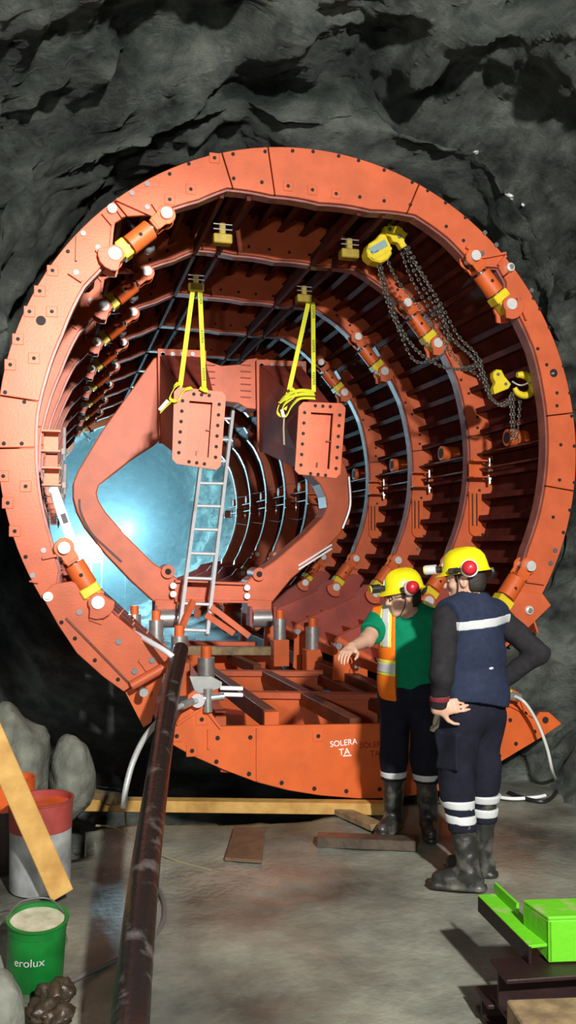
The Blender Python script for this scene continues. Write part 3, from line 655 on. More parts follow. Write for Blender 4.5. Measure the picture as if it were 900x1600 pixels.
for x0, x1 in ((242, 276), (386, 424)):
    P_ = tr([(x0, 936), (x1, 938), (x1, 960), (x0, 960)], YG); MB().prism(P_, YG-0.02, YG+0.30).build('foot', M['paint'], gan, bevel=0.006)
    q = at((x0+x1)/2+3, 966, YG-0.03)
    MB().cyl((q.x-0.11, q.y, q.z), (q.x+0.11, q.y, q.z), 0.105, 24).build('wheel', M['silver'], gan, smooth=True)['label'] = 'bright steel wheel'
    for sx in (-0.14, 0.14): MB().box((q.x+sx, q.y, q.z+0.03), 0.03, 0.2, 0.22).build('wheel_fork', M['paint_old'], gan)
for x, y in ((262, 893), (404, 897)):
    q = at(x, y, YG-0.03); MB().cyl((q.x, q.y-0.04, q.z), (q.x, q.y+0.3, q.z), 0.075, 18).build('pivot_boss', M['paint'], gan, smooth=True); MB().cyl((q.x, q.y-0.045, q.z), (q.x, q.y-0.03, q.z), 0.035, 14).build('pivot_bore', M['hole'], gan)
# conduits on the limbs
MB().tube([at(x, y, YG-0.012) for x, y in [(124, 780), (126, 800), (142, 832), (165, 855), (190, 878)]], 0.012, 6).build('conduit', M['bolt'], gan); MB().tube([at(x, y, YG-0.012) for x, y in [(545, 745), (547, 790), (535, 826)]], 0.02, 6).build('conduit', M['bolt'], gan)
for dy in (0, 6): MB().bar(at(466, 886+dy-2, YG-0.02), at(518, 851+dy, YG-0.02), 0.02, 0.03, (0, 1, 0)).build('nameplate_rail', M['white'], gan)
# diagonal struts between wheels and frame
for i, (a, b) in enumerate([((302, 938), (276, 998)), ((330, 948), (390, 994)), ((322, 960), (366, 990))]):
    A_, B_ = at(*a, 9.35), at(*b, 9.25); MB().bar(A_, B_, 0.045, 0.06).build('diagonal_strut', M['paint'], gan)

# ================================================================== HANGING BOX BEAMS and SLINGS
def boxbeam(outl, open_, Y, label, rear):
    t = thing('box_beam', at(outl[0][0], outl[0][1]+120, Y), label, 'steel beam', 'box beams hung in the slings')
    o = [at(x, y, Y) for x, y in outl]; i_ = [at(x, y, Y) for x, y in open_]
    th = Vector((0, 0.03, 0)); n = len(o)
    # frame ring: outer 8-gon against inner 4-gon (each inner corner used twice)
    ii = []
    for k in range(n): ii.append(i_[min(range(4), key=lambda m: (o[k]-i_[m]).length)])
    vs = []; 
    for k in range(n): vs += [o[k], ii[k], o[k]+th, ii[k]+th]
    fs = []
    for k in range(n):
        a = k*4; b = ((k+1) % n)*4
        same = (ii[k]-ii[(k+1) % n]).length < 1e-6
        fs += ([(a, b, a+1)] if same else [(a, b, b+1, a+1)])+([(a+2, a+3, b+2)] if same else [(a+2, a+3, b+3, b+2)])+[(a, a+2, b+2, b)]+([] if same else [(a+1, b+1, b+3, a+3)])
    mb = MB(); mb.add(vs, fs); mb.build('flange', M['paint'], t)
    rc = Vector((0, 0.075, 0))
    MB().hexa([p+rc for p in i_]+[p+rc+th for p in i_]).build('recessed_panel', M['paint'], t)
    c = sum(i_, Vector())/4
    ins = [c+(p-c)*1.14+th for p in i_]; bk = [at(x, y, 9.86) for x, y in rear]
    mb = MB()
    for k in range(4):
        a, b, d_, e_ = ins[k], ins[(k+1) % 4], bk[(k+1) % 4], bk[k]; nn = (b-a).cross(Vector((0, 1, 0))).normalized()*0.012
        mb.hexa([a, b, b+nn, a+nn, e_, d_, d_+nn, e_+nn])
    mb.build('box_web', M['paint_old'], t)
    k = 0
    for e in range(4):
        a = i_[e]; b = i_[(e+1) % 4]; ou = ((a+b)/2-c).normalized()*0.062
        m_ = 6 if (b-a).length > 0.45 else 3
        for s_ in range(m_):
            q = a.lerp(b, (s_+0.5)/m_)+ou
            if e in (1, 3): q = a.lerp(b, (s_+0.1)/(m_-0.8))+ou
            MB().cyl(q-Vector((0, .006, 0)), q+Vector((0, .01, 0)), 0.0165, 10).build('bolt_hole', M['hole'], t)
    q = c+(i_[1]-i_[0])*0.33; MB().bar(q+Vector((0, .06, 0)), q+(i_[1]-i_[0])*0.2+Vector((0, .06, 0)), 0.03, 0.012, (0, 0, 1)).build('stop_tab', M['rusty'], t)
    q = c+(i_[3]-i_[0])*0.4; MB().bar(q+Vector((0, .06, 0)), q+(i_[3]-i_[0])*0.12+Vector((0, .06, 0)), 0.03, 0.012, (1, 0, 0)).build('stop_tab', M['rusty'], t)
    return t
boxbeam([(272, 612), (279, 605), (347, 612), (353, 619), (345, 728), (338, 734), (277, 725), (269, 717)], [(296, 626), (332, 629), (326, 715), (290, 710)], 7.9, 'left box beam with salmon bolted end flange, hanging in a yellow sling before the ladder', [(252, 556), (318, 560), (318, 690), (252, 690)])
boxbeam([(467, 635), (474, 628), (533, 630), (540, 637), (532, 740), (525, 747), (467, 741), (461, 734)], [(486, 644), (521, 646), (515, 733), (480, 729)], 7.9, 'right box beam with orange bolted end flange, hanging in a yellow sling', [(407, 572), (470, 574), (470, 704), (407, 703)])
def sling(top, strands, bundle, label, hw=0.043):
    Y = 8.18; T = at(*top, Y); t = thing('lifting_sling', T, label, 'sling', 'yellow webbing slings')
    for j, pts in enumerate(strands):
        P = [at(x, y, yy) for x, y, yy in pts]
        MB().ribbon(P, hw, 0.006, (1, 0.15, 0)).build('webbing', M['strap'], t)
        if j == 1:
            a, b = P[0], P[1]; d = (b-a).normalized()
            for f in (0.12, 0.50, 0.86):
                c = a.lerp(b, f)+Vector((0, -0.006, 0)); X = d; Yv = Vector((d.z, 0, -d.x)); Z = X.cross(Yv)
                if Z.y > 0: Yv = -Yv; Z = X.cross(Yv)
                m4 = Matrix((X, Yv, Z)).transposed().to_4x4()
                text('KEEPER', c, 0.04, m4, M['ink'], t, 'print', ext=0.0002)
    for j, pts in enumerate(bundle):
        MB().ribbon([at(x, y, yy) for x, y, yy in pts], 0.045, 0.006, (0.3, 0.7, 0.6), 5).build('strap_tail', M['strap'], t)
    return t
s1 = sling((305, 446), [[(302, 447, 8.18), (282, 600, 8.0), (272, 628, 8.0)], [(312, 447, 8.18), (319, 608, 8.0)]],
      [[(280, 598, 7.92), (272, 607, 7.86), (266, 622, 7.88), (276, 626, 7.86), (288, 610, 7.88), (300, 606, 7.9)], [(268, 625, 7.9), (258, 636, 7.85), (250, 645, 7.86)], [(318, 603, 7.9), (322, 611, 7.86), (312, 606, 7.86)]], 'left yellow webbing sling holding the salmon box beam')
a, b = at(262, 626, 7.84), at(249, 641, 7.84); MB().bar(a, b, 0.028, 0.02, (0, 1, 0)).build('ratchet', M['white'], s1)
s2 = sling((484, 470), [[(482, 472, 8.18), (452, 608, 8.02), (444, 640, 8.0)], [(489, 472, 8.18), (490, 612, 8.0)]],
      [[(490, 612, 7.9), (470, 610, 7.86), (452, 615, 7.86), (438, 628, 7.86), (434, 645, 7.88), (446, 650, 7.86), (456, 634, 7.86), (470, 622, 7.86), (492, 622, 7.88)], [(452, 604, 7.9), (462, 616, 7.84), (444, 632, 7.84), (440, 648, 7.84)], [(436, 630, 7.82), (448, 622, 7.82), (470, 616, 7.82), (491, 616, 7.86)]], 'right yellow webbing sling with bundled tails holding the right box beam')
a, b = at(440, 640, 7.82), at(443, 652, 7.82); MB().bar(a, b, 0.026, 0.02, (0, 1, 0)).build('ratchet', M['silver'], s2)
MB().ribbon([at(444, 650, 7.84), at(443, 670, 7.84), at(444, 695, 7.84)], 0.015, 0.004).build('tail_cord', M['straw'], s2)

# ================================================================== LADDER, WHITE BAR
lad = thing('ladder', at(303, 990, 9.0), 'aluminium ladder leaning inside the ring behind the gantry lower beam', 'ladder')
bl, br, tl, tr_ = at(279, 990, 9.3), at(323, 992, 9.3), at(327, 622, 10.5), at(366, 622, 10.5)
for a, b in ((bl, tl), (br, tr_)): MB().bar(a, b, 0.035, 0.07, (0, 1, 0.2)).build('rail', M['alu'], lad)
for i in range(11):
    f = 0.015+i*0.0985
    MB().cyl(bl.lerp(tl, f), br.lerp(tr_, f), 0.018, 10).build('rung', M['alu'], lad, smooth=True)
a, b = at(72, 732, 7.3), at(123, 878, 6.9)
t = thing('white_bar', b, 'white enamelled bar leaning at the left inside of the front ring', 'bar')
MB().bar(a, b, 0.075, 0.05, (0, 1, 0)).build('bar', M['white'], t, bevel=0.006)
q0, q1 = a.lerp(b, 0.50), a.lerp(b, 0.60); o_ = Vector((0.006, -0.028, 0)); MB().bar(q0+o_, q1+o_, 0.04, 0.006, (0, 1, 0)).build('dark_sticker', M['bolt'], t)
MB().bar(b, at(160, 877, 6.95), 0.02, 0.02).build('crossbar', M['white'], t)

# ================================================================== CHAIN HOIST
def chain(mb, pts, L=0.036, r=0.0055, wdt=0.011):
    P = smooth_path([Vector(p) for p in pts], 14); acc = 0; out = [P[0]]
    for a, b in zip(P, P[1:]):
        acc += (b-a).length
        if acc >= L*0.74: out.append(b); acc = 0
    n1, n2 = 10, 5
    for i in range(len(out)-1):
        c = (out[i]+out[i+1])/2; d = (out[i+1]-out[i]).normalized(); x = d.orthogonal().normalized(); y = d.cross(x)
        if i % 2: x, y = y, -x
        vs = []
        for j in range(n1):
            an = 2*math.pi*j/n1; cc = c+d*(L/2-r)*math.cos(an)+x*wdt*math.sin(an); rad = (d*math.cos(an)+x*math.sin(an)).normalized()
            for k in range(n2):
                bn = 2*math.pi*k/n2; vs.append(cc+rad*r*math.cos(bn)+y*r*math.sin(bn))
        mb.add(vs, [(j*n2+k, ((j+1) % n1)*n2+k, ((j+1) % n1)*n2+(k+1) % n2, j*n2+(k+1) % n2) for j in range(n1) for k in range(n2)])
YH = 6.75
hs = thing('chain_hoist', at(600, 400, YH), 'yellow chain hoist hanging under the crown with looped grey chains', 'hoist')
body = [(573, 392), (577, 380), (588, 373), (600, 358), (606, 372), (611, 382), (613, 396), (607, 405), (596, 410), (583, 407), (575, 400)]
MB().prism(tr(body, YH-0.08), YH-0.08, YH+0.06).build('hoist_body', M['yellow'], hs, bevel=0.012)
MB().prism(tr([(576, 388), (601, 374), (606, 384), (582, 398)], YH-0.083), YH-0.086, YH-0.07).build('hoist_label', M['blue_print'], hs)
MB().prism(tr([(580, 402), (611, 386), (612, 390), (584, 406)], YH-0.083), YH-0.09, YH-0.07).build('cover_lip', M['yellow'], hs)
MB().prism(tr([(600, 353), (627, 352), (631, 360), (638, 365), (634, 370), (632, 376), (636, 384), (628, 388), (623, 379), (614, 377), (611, 369), (604, 367)], YH-0.1), YH-0.10, YH-0.03).build('hook_block', M['yellow'], hs, bevel=0.006)
for x, y in ((609, 358), (624, 370)):
    q = at(x, y, YH-0.1); MB().cyl((q.x, q.y-0.008, q.z), (q.x, q.y+.01, q.z), 0.016, 12).build('block_bolt', M['bolt'], hs)
q = at(608, 352, YH-0.05); MB().tube([q+Vector((0, 0, 0)), q+Vector((0.05, 0, 0.06)), q+Vector((0, 0, 0.12)), q+Vector((-0.05, 0, 0.08))], 0.014, 8).build('top_hook', M['yellow'], hs, smooth=True)
CH = [
 [(590, 408, 0), (598, 450, 0), (616, 500, -.02), (640, 535, -.04), (680, 568, -.06), (728, 578, -.08), (752, 570, -.1)],
 [(594, 408, -.03), (606, 460, -.03), (626, 510, -.05), (655, 552, -.07), (700, 576, -.1), (738, 572, -.12), (756, 562, -.1)],
 [(604, 404, .04), (622, 440, .02), (655, 480, 0), (690, 530, -.04), (720, 570, -.08), (748, 588, -.1), (768, 625, -.15)],
 [(630, 384, .0), (650, 430, -.02), (680, 480, -.05), (708, 530, -.1), (740, 560, -.14), (754, 590, -.16), (765, 620, -.2), (785, 632, -.2), (802, 612, -.2)],
 [(634, 380, -.03), (662, 430, -.04), (690, 478, -.06), (716, 525, -.1), (745, 555, -.14), (758, 590, -.18), (770, 625, -.2), (790, 634, -.2), (805, 612, -.2)],
 [(626, 388, .03), (640, 430, .02), (668, 478, 0), (700, 525, -.05), (735, 556, -.1), (752, 582, -.12), (762, 612, -.14)],
 [(632, 386, -.05), (668, 445, -.05), (695, 500, -.06), (700, 530, -.07), (690, 555, -.07), (650, 565, -.05), (625, 520, -.02), (608, 470, 0), (592, 410, .02)],
 [(798, 615, -.2), (799, 650, -.2), (800, 690, -.18)], [(802, 615, -.23), (803, 650, -.22), (804, 690, -.2)],
 [(813, 618, -.18), (811, 650, -.15), (808, 690, -.1)]]
for pts in CH:
    mb = MB(); chain(mb, [at(x, y, YH+dy) for x, y, dy in pts]); o = mb.build('chain', M['chain'], hs); o['kind'] = 'stuff'
YK = 6.5
MB().prism(tr([(771, 582), (776, 577), (784, 578), (789, 588), (799, 600), (795, 607), (773, 616), (771, 606), (775, 598), (771, 590)], YK), YK, YK+0.06).build('lower_block', M['yellow'], hs, bevel=0.005)
for x, y in ((778, 585), (790, 600)):
    q = at(x, y, YK); MB().cyl((q.x, q.y-0.008, q.z), (q.x, q.y+.01, q.z), 0.013, 12).build('block_bolt', M['bolt'], hs)
MB().tube([at(x, y, YK+0.02) for x, y in [(808, 586), (818, 586), (828, 591), (833, 602), (830, 613), (820, 618), (809, 614), (804, 606)]], [0.022, 0.034, 0.036, 0.036, 0.034, 0.03, 0.026, 0.02], 10).build('load_hook', M['yellow'], hs, smooth=True)
MB().tube([at(x, y, YY) for x, y, YY in [(800, 596, 6.52), (815, 602, 6.5), (838, 592, 6.35), (865, 583, 6.18)]], 0.007, 6).build('wire_rope', M['greyhose'], hs)
MB().tube([at(x, y, YY) for x, y, YY in [(865, 583, 6.18), (848, 592, 6.3), (842, 605, 6.32), (844, 622, 6.32)]], 0.008, 6).build('wire_rope', M['greyhose'], hs)

# ================================================================== FLOODLIGHTS deep in the tunnel
for i, f in enumerate(FLOODS):
    t = thing('floodlight', (f[0], f[1], f[2]-1.2), ['leftmost distant white floodlight at the tunnel end', 'second distant floodlight from the left at the tunnel end', 'third distant floodlight from the left at the tunnel end', 'single distant floodlight set higher, beside the left gantry limb'][i], 'lamp', 'floodlights deep in the tunnel')
    MB().lathe([(0.0, -0.05), (0.13, -0.05), (0.15, 0.0), (0.15, 0.06), (0, 0.06)], f, (0, 1, 0), 16).build('housing', M['bolt'], t)
    MB().lathe([(0.0, -0.058), (0.125, -0.055)], f, (0, 1, 0), 16).build('lens', M['floodglass'], t)
    MB().cyl((f[0], f[1]+.02, f[2]-0.1), (f[0], f[1]+.02, 0.1), 0.025, 8).build('stand', M['bolt'], t)

# ================================================================== PEOPLE (signed distance bodies, surface nets)
def smin(a, b, k):
    h = np.clip(0.5+0.5*(b-a)/k, 0, 1); return b+(a-b)*h-k*h*(1-h)
def cap(p, a, b, ra, rb):
    a = np.array(a, np.float32); b = np.array(b, np.float32); ba = b-a; pa = p-a
    h = np.clip((pa@ba)/max(float(ba@ba), 1e-9), 0, 1); return np.linalg.norm(pa-h[:, None]*ba, axis=1)-(ra+(rb-ra)*h)
def ell(p, c, r, rot=None):
    q = p-np.array(c, np.float32)
    if rot is not None: q = q@np.array(rot, np.float32)
    r = np.array(r, np.float32); k0 = np.linalg.norm(q/r, axis=1); k1 = np.linalg.norm(q/(r*r), axis=1)
    return k0*(k0-1)/np.maximum(k1, 1e-6)
def rbox(p, c, hs_, rr, rot=None):
    q = p-np.array(c, np.float32)
    if rot is not None: q = q@np.array(rot, np.float32)
    d = np.abs(q)-np.array(hs_, np.float32)+rr
    return np.linalg.norm(np.maximum(d, 0), axis=1)+np.minimum(d.max(1), 0)-rr
def rotz(a): c, s_ = math.cos(a), math.sin(a); return np.array([[c, -s_, 0], [s_, c, 0], [0, 0, 1]], np.float32)
def nets(fn, lo, hi, h, B=12):
    lo = np.array(lo, np.float32); n = np.ceil((np.array(hi)-lo)/h/B).astype(int)*B+1; nb = (n-1)//B
    F = np.ones(n, np.float32)
    bi = np.stack(np.meshgrid(*[np.arange(k) for k in nb], indexing='ij'), -1).reshape(-1, 3)
    ctr = lo+(bi*B+B/2)*h; fc = fn(ctr.astype(np.float32)); rad = B*h*0.87
    loc = np.stack(np.meshgrid(*[np.arange(B+1)]*3, indexing='ij'), -1).reshape(-1, 3)
    act = np.abs(fc) < rad*1.6+0.01
    for b, f in zip(bi[~act], fc[~act]):
        if f < 0: F[b[0]*B:b[0]*B+B+1, b[1]*B:b[1]*B+B+1, b[2]*B:b[2]*B+B+1] = -1
    ab = bi[act]
    for i in range(0, len(ab), 60):
        ch = ab[i:i+60]; idx = (ch[:, None, :]*B+loc[None]).reshape(-1, 3); F[idx[:, 0], idx[:, 1], idx[:, 2]] = fn((lo+idx*h).astype(np.float32))
    F[0] = F[-1] = 1; F[:, 0] = F[:, -1] = 1; F[:, :, 0] = F[:, :, -1] = 1
    ins = F < 0; m = n-1
    cnt = np.zeros(m, np.int8)
    for dx in (0, 1):
        for dy in (0, 1):
            for dz in (0, 1): cnt += ins[dx:dx+m[0], dy:dy+m[1], dz:dz+m[2]]
    cells = np.argwhere((cnt > 0) & (cnt < 8)); vid = -np.ones(m, np.int32); vid[tuple(cells.T)] = np.arange(len(cells))
    acc = np.zeros((len(cells), 3), np.float32); num = np.zeros(len(cells), np.float32)
    cor = [(i, j, k) for i in (0, 1) for j in (0, 1) for k in (0, 1)]
    for a in cor:
        for ax in range(3):
            if a[ax]: continue
            b = list(a); b[ax] = 1
            fa = F[cells[:, 0]+a[0], cells[:, 1]+a[1], cells[:, 2]+a[2]]; fb = F[cells[:, 0]+b[0], cells[:, 1]+b[1], cells[:, 2]+b[2]]
            x = (fa < 0) != (fb < 0); t_ = np.where(x, fa/np.where(x, fa-fb, 1), 0)
            pos = np.tile(np.array(a, np.float32), (len(cells), 1)); pos[:, ax] += t_
            acc += pos*x[:, None]; num += x
    V = lo+(cells+acc/num[:, None])*h; Q = []
    for ax in range(3):
        u, v = [k for k in range(3) if k != ax]
        s0 = [slice(0, k) for k in n]; s1 = list(s0); s0[ax] = slice(0, n[ax]-1); s1[ax] = slice(1, n[ax])
        ch = ins[tuple(s0)] != ins[tuple(s1)]; e = np.argwhere(ch)
        e = e[(e[:, u] > 0) & (e[:, v] > 0) & (e[:, u] < m[u]) & (e[:, v] < m[v])]
        def g(du, dv): q = e.copy(); q[:, u] -= du; q[:, v] -= dv; return vid[tuple(q.T)]
        Q.append(np.stack([g(0, 0), g(1, 0), g(1, 1), g(0, 1)], 1))
    return V, np.concatenate(Q)
def sdf_obj(fn, lo, hi, h, name, m, parent, xf):
    V, Q = nets(fn, lo, hi, h); base = np.array(parent['wloc'])
    W = V@np.array(xf.to_3x3().transposed())+np.array(xf.translation)-base
    me = bpy.data.meshes.new(name); me.from_pydata(W.tolist(), [], Q.tolist()); me.materials.append(m)
    bm = bmesh.new(); bm.from_mesh(me); bmesh.ops.smooth_vert(bm, verts=bm.verts, factor=0.5, use_axis_x=True, use_axis_y=True, use_axis_z=True); bmesh.ops.recalc_face_normals(bm, faces=bm.faces); bm.to_mesh(me); bm.free()
    for p in me.polygons: p.use_smooth = True
    o = bpy.data.objects.new(name, me); C.objects.link(o); o.parent = parent; o['wloc'] = parent['wloc']; return o
def wr(p, amp, fx=(17, 14, 22), seed=0.0):
    q = p*np.array(fx, np.float32)+seed
    return amp*(np.sin(q[:, 0]+1.7*np.sin(q[:, 2]*0.6+q[:, 1]))*np.sin(q[:, 2]+1.3*np.sin(q[:, 0]*0.8))+0.5*np.sin(q[:, 1]*1.7+q[:, 2]*1.9))
def lerp3(a, b, t_): return tuple(a[i]+(b[i]-a[i])*t_ for i in range(3))

class Man:
    def __init__(s, J, head_yaw, head_pitch): s.J = J; s.hy = head_yaw; s.hp = head_pitch; s.HR = np.array(Matrix.Rotation(head_yaw, 3, 'Z') @ Matrix.Rotation(head_pitch, 3, 'X'), np.float32)
    def hl(s, v): return tuple(np.array(s.J['head'])+s.HR@np.array(v, np.float32))
    def torso(s, p, g=0.0):
        J = s.J; ch, ws, pv = J['chest'], J['waist'], J['pelvis']
        d = ell(p, ch, (0.175+g, 0.125+g, 0.21+g), J['TR']); d = smin(d, ell(p, ws, (0.155+g, 0.115+g, 0.17+g), J['TR']), 0.07)
        d = smin(d, ell(p, pv, (0.165+g, 0.125+g, 0.13+g), J['TR']), 0.06)
        for k in 'lr': d = smin(d, cap(p, J['neckb'], J['sh'+k], 0.06+g, 0.062+g), 0.06)
        return d
    def arm(s, p, k, g=0.0):
        J = s.J; d = cap(p, J['sh'+k], J['el'+k], 0.058+g, 0.045+g); return smin(d, cap(p, J['el'+k], J['wr'+k], 0.043+g, 0.030+g), 0.03)
    def leg(s, p, k, g=0.0):
        J = s.J; d = cap(p, J['hip'+k], J['kn'+k], 0.088+g, 0.058+g); d = smin(d, cap(p, J['kn'+k], J['an'+k], 0.056+g, 0.040+g), 0.04)
        return d
    def head(s, p):
        J = s.J; q = (p-np.array(J['head'], np.float32))@s.HR      # local: y forward, z up
        d = ell(q, (0, -0.012, 0.03), (0.076, 0.097, 0.10)); d = smin(d, ell(q, (0, 0.022, -0.045), (0.058, 0.070, 0.075)), 0.04)
        d = smin(d, ell(q, (0, 0.070, -0.096), (0.026, 0.022, 0.020)), 0.03)             # chin
        d = smin(d, cap(q, (0, 0.088, 0.012), (0, 0.111, -0.026), 0.010, 0.0145), 0.014)  # nose
        for sx in (-1, 1):
            d = smin(d, ell(q, (sx*0.012, 0.100, -0.030), (0.009, 0.010, 0.008)), 0.008)
            d = smin(d, cap(q, (sx*0.014, 0.088, 0.028), (sx*0.048, 0.072, 0.028), 0.010, 0.009), 0.014)   # brow
            d = smin(d, ell(q, (sx*0.045, 0.062, -0.022), (0.022, 0.02, 0.018)), 0.02)     # cheek
            d = np.maximum(d, -ell(q, (sx*0.031, 0.094, 0.010), (0.017, 0.016, 0.011)))    # socket
            e = ell(q, (sx*0.078, -0.008, -0.008), (0.011, 0.022, 0.034)); e = np.maximum(e, -ell(q, (sx*0.088, -0.002, -0.004), (0.008, 0.012, 0.02))); d = smin(d, e, 0.008)
        d = smin(d, cap(q, (-0.02, 0.088, -0.060), (0.02, 0.088, -0.060), 0.008, 0.008), 0.008); d = smin(d, cap(q, (-0.016, 0.087, -0.073), (0.016, 0.087, -0.073), 0.008, 0.008), 0.008)
        return d
    def hand(s, p, k):
        J = s.J; wv = np.array(J['wr'+k]); f = np.array(J['hf'+k]); f = f/np.linalg.norm(f); u = np.array(J['hu'+k]); u = u-f*(u@f); u = u/np.linalg.norm(u); w_ = np.cross(f, u)*J.get('hs'+k, 1)   # f: along fingers, u: back of hand, w: towards thumb
        Rm = np.stack([w_, f, u], 1).astype(np.float32); q = (p-wv.astype(np.float32))@Rm
        d = rbox(q, (0, 0.052, 0), (0.040, 0.046, 0.014), 0.013); d = smin(d, cap(q, (0, -0.01, 0), (0, 0.03, 0), 0.029, 0.026), 0.02)
        cv = J.get('curl'+k, 0.4)
        for i, (x, L) in enumerate([(0.030, 0.070), (0.010, 0.078), (-0.010, 0.072), (-0.029, 0.056)]):
            c = cv+0.08*i; p0 = (x, 0.092, 0); p1 = (x*1.08, 0.092+L*0.45*math.cos(c), -L*0.45*math.sin(c)); c2 = c*2.1; p2 = (x*1.08, p1[1]+L*0.32*math.cos(c2), p1[2]-L*0.32*math.sin(c2)); c3 = c*2.8; p3 = (x*1.06, p2[1]+L*0.25*math.cos(c3), p2[2]-L*0.25*math.sin(c3))
            e = np.minimum(np.minimum(cap(q, p0, p1, 0.0098, 0.009), cap(q, p1, p2, 0.009, 0.0083)), cap(q, p2, p3, 0.0083, 0.0072)); d = smin(d, e, 0.005)
        tp = [(0.030, 0.022, -0.004), (0.060, 0.050, -0.016), (0.066, 0.082, -0.024), (0.062, 0.105, -0.030)]
        if J.get('spread'+k): tp = [(0.030, 0.022, 0), (0.066, 0.036, -0.004), (0.086, 0.060, -0.008), (0.094, 0.084, -0.012)]
        e = np.minimum(np.minimum(cap(q, tp[0], tp[1], 0.016, 0.0115), cap(q, tp[1], tp[2], 0.0115, 0.010)), cap(q, tp[2], tp[3], 0.010, 0.008)); return smin(d, e, 0.010)
    def body(s, p):
        J = s.J; d = s.torso(p, -0.012)
        d = smin(d, cap(p, J['neckb'], s.hl((0, -0.02, -0.06)), 0.056, 0.052), 0.03); d = smin(d, s.head(p), 0.012)
        for k in 'lr':
            d = smin(d, s.arm(p, k), 0.03); d = smin(d, s.leg(p, k, -0.01), 0.03); d = smin(d, s.hand(p, k), 0.012)
            f = np.array(J['ft'+k]); an = np.array(J['an'+k]); d = smin(d, cap(p, tuple(an+[0, 0, -0.035]), tuple(an+f*0.13+[0, 0, -0.06]), 0.036, 0.026), 0.02)
        return d
    def bbox(s, pad=0.25):
        a = np.array([v for k, v in s.J.items() if isinstance(v, tuple) and len(v) == 3 and k[:2] not in ('hf', 'hu', 'ft')]); return a.min(0)-pad, a.max(0)+pad
def helmet(t, man, xf, cy=-0.055, lm='pinface'):
    """hard hat with ridge and brim, lamp, strap, two ear cups; local head frame: y forward, z up, origin at head centre"""
    hx = xf @ Matrix.Translation(man.J['head']) @ Matrix(man.HR.tolist()).to_4x4()
    mapv = lambda v: hx @ Vector(v)
    vs = []; n = 36; prof_ = [(1.13, 0.042), (1.10, 0.042), (1.03, 0.055), (1.0, 0.082), (0.93, 0.112), (0.78, 0.138), (0.55, 0.157), (0.28, 0.165), (0.02, 0.167)]
    for ri, (r, z) in enumerate(prof_):
        for j in range(n):
            a = 2*math.pi*j/n; x = 0.102*r*math.cos(a); y = -0.010+0.124*r*math.sin(a)
            if ri < 2 and math.sin(a) > 0: y += 0.034*math.sin(a)**3; zz = z-0.010*math.sin(a)**2
            else: zz = z
            zz += 0.010*math.exp(-(x/0.022)**2)*(z > 0.1)
            vs.append(mapv((x, y, zz)))
    m = len(prof_); fs = [(i*n+j, i*n+(j+1) % n, (i+1)*n+(j+1) % n, (i+1)*n+j) for i in range(m-1) for j in range(n)]+[tuple(range((m-1)*n, m*n))]
    h = MB().add(vs, fs).build('helmet', M['helmet'], t); h.modifiers.new('s', 'SOLIDIFY').thickness = 0.005
    for p_ in h.data.polygons: p_.use_smooth = True
    rel(h, t); h['label'] = 'yellow hard hat'
    for sx in (-1, 1):
        mb = MB(); mb.lathe([(0.0, 0.052), (0.022, 0.050), (0.036, 0.038), (0.041, 0.018), (0.041, 0.0), (0.0, 0.0)], mapv((sx*0.116, cy, 0.058)), hx.to_3x3() @ Vector((sx, -0.25, 0.15)), 22); mb.build('ear_cup', M['muff'], h, smooth=True)
        mb = MB(); mb.lathe([(0.0, 0.004), (0.045, 0.004), (0.048, -0.012), (0.04, -0.02), (0.0, -0.02)], mapv((sx*0.116, cy, 0.058)), hx.to_3x3() @ Vector((sx, -0.25, 0.15)), 22); mb.build('ear_cushion', M['pinface'], h, smooth=True)
        MB().tube([mapv((sx*0.108, 0.035, 0.052)), mapv((sx*0.118, 0.01, 0.055)), mapv((sx*0.118, cy+0.005, 0.06))], 0.012, 8).build('muff_arm', M['black'], h)
        MB().box(mapv((sx*0.112, 0.03, 0.055)), 0.02, 0.055, 0.032, [hx.to_3x3() @ Vector(v) for v in ((1, 0, 0), (0, 1, 0), (0, 0, 1))]).build('muff_bracket', M['black'], h, bevel=0.005)
    MB().cyl(mapv((0, 0.145, 0.075)), mapv((0, 0.205, 0.078)), 0.027, 18).build('headlamp', M[lm], h, smooth=True); MB().cyl(mapv((0, 0.205, 0.078)), mapv((0, 0.212, 0.078)), 0.024, 18).build('lamp_lens', M['helmet'], h)
    MB().cyl(mapv((0, 0.115, 0.07)), mapv((0, 0.15, 0.075)), 0.018, 12).build('lamp_mount', M['black'], h)
    MB().tube([mapv((0, -0.150, 0.045)), mapv((0.0, -0.155, 0.02)), mapv((0.02, -0.13, -0.01))], 0.012, 8).build('nape_strap', M['black'], h)
    MB().tube([mapv((s_*0.083, 0.02+dy, z_)) for s_, dy, z_ in ((-1, 0, 0.035), (-0.95, 0.005, -0.03), (-0.6, 0.03, -0.095), (0, 0.055, -0.125), (0.6, 0.03, -0.095), (0.95, 0.005, -0.03), (1, 0, 0.035))], 0.003, 6).build('chin_strap', M['black'], h)
    return h, mapv
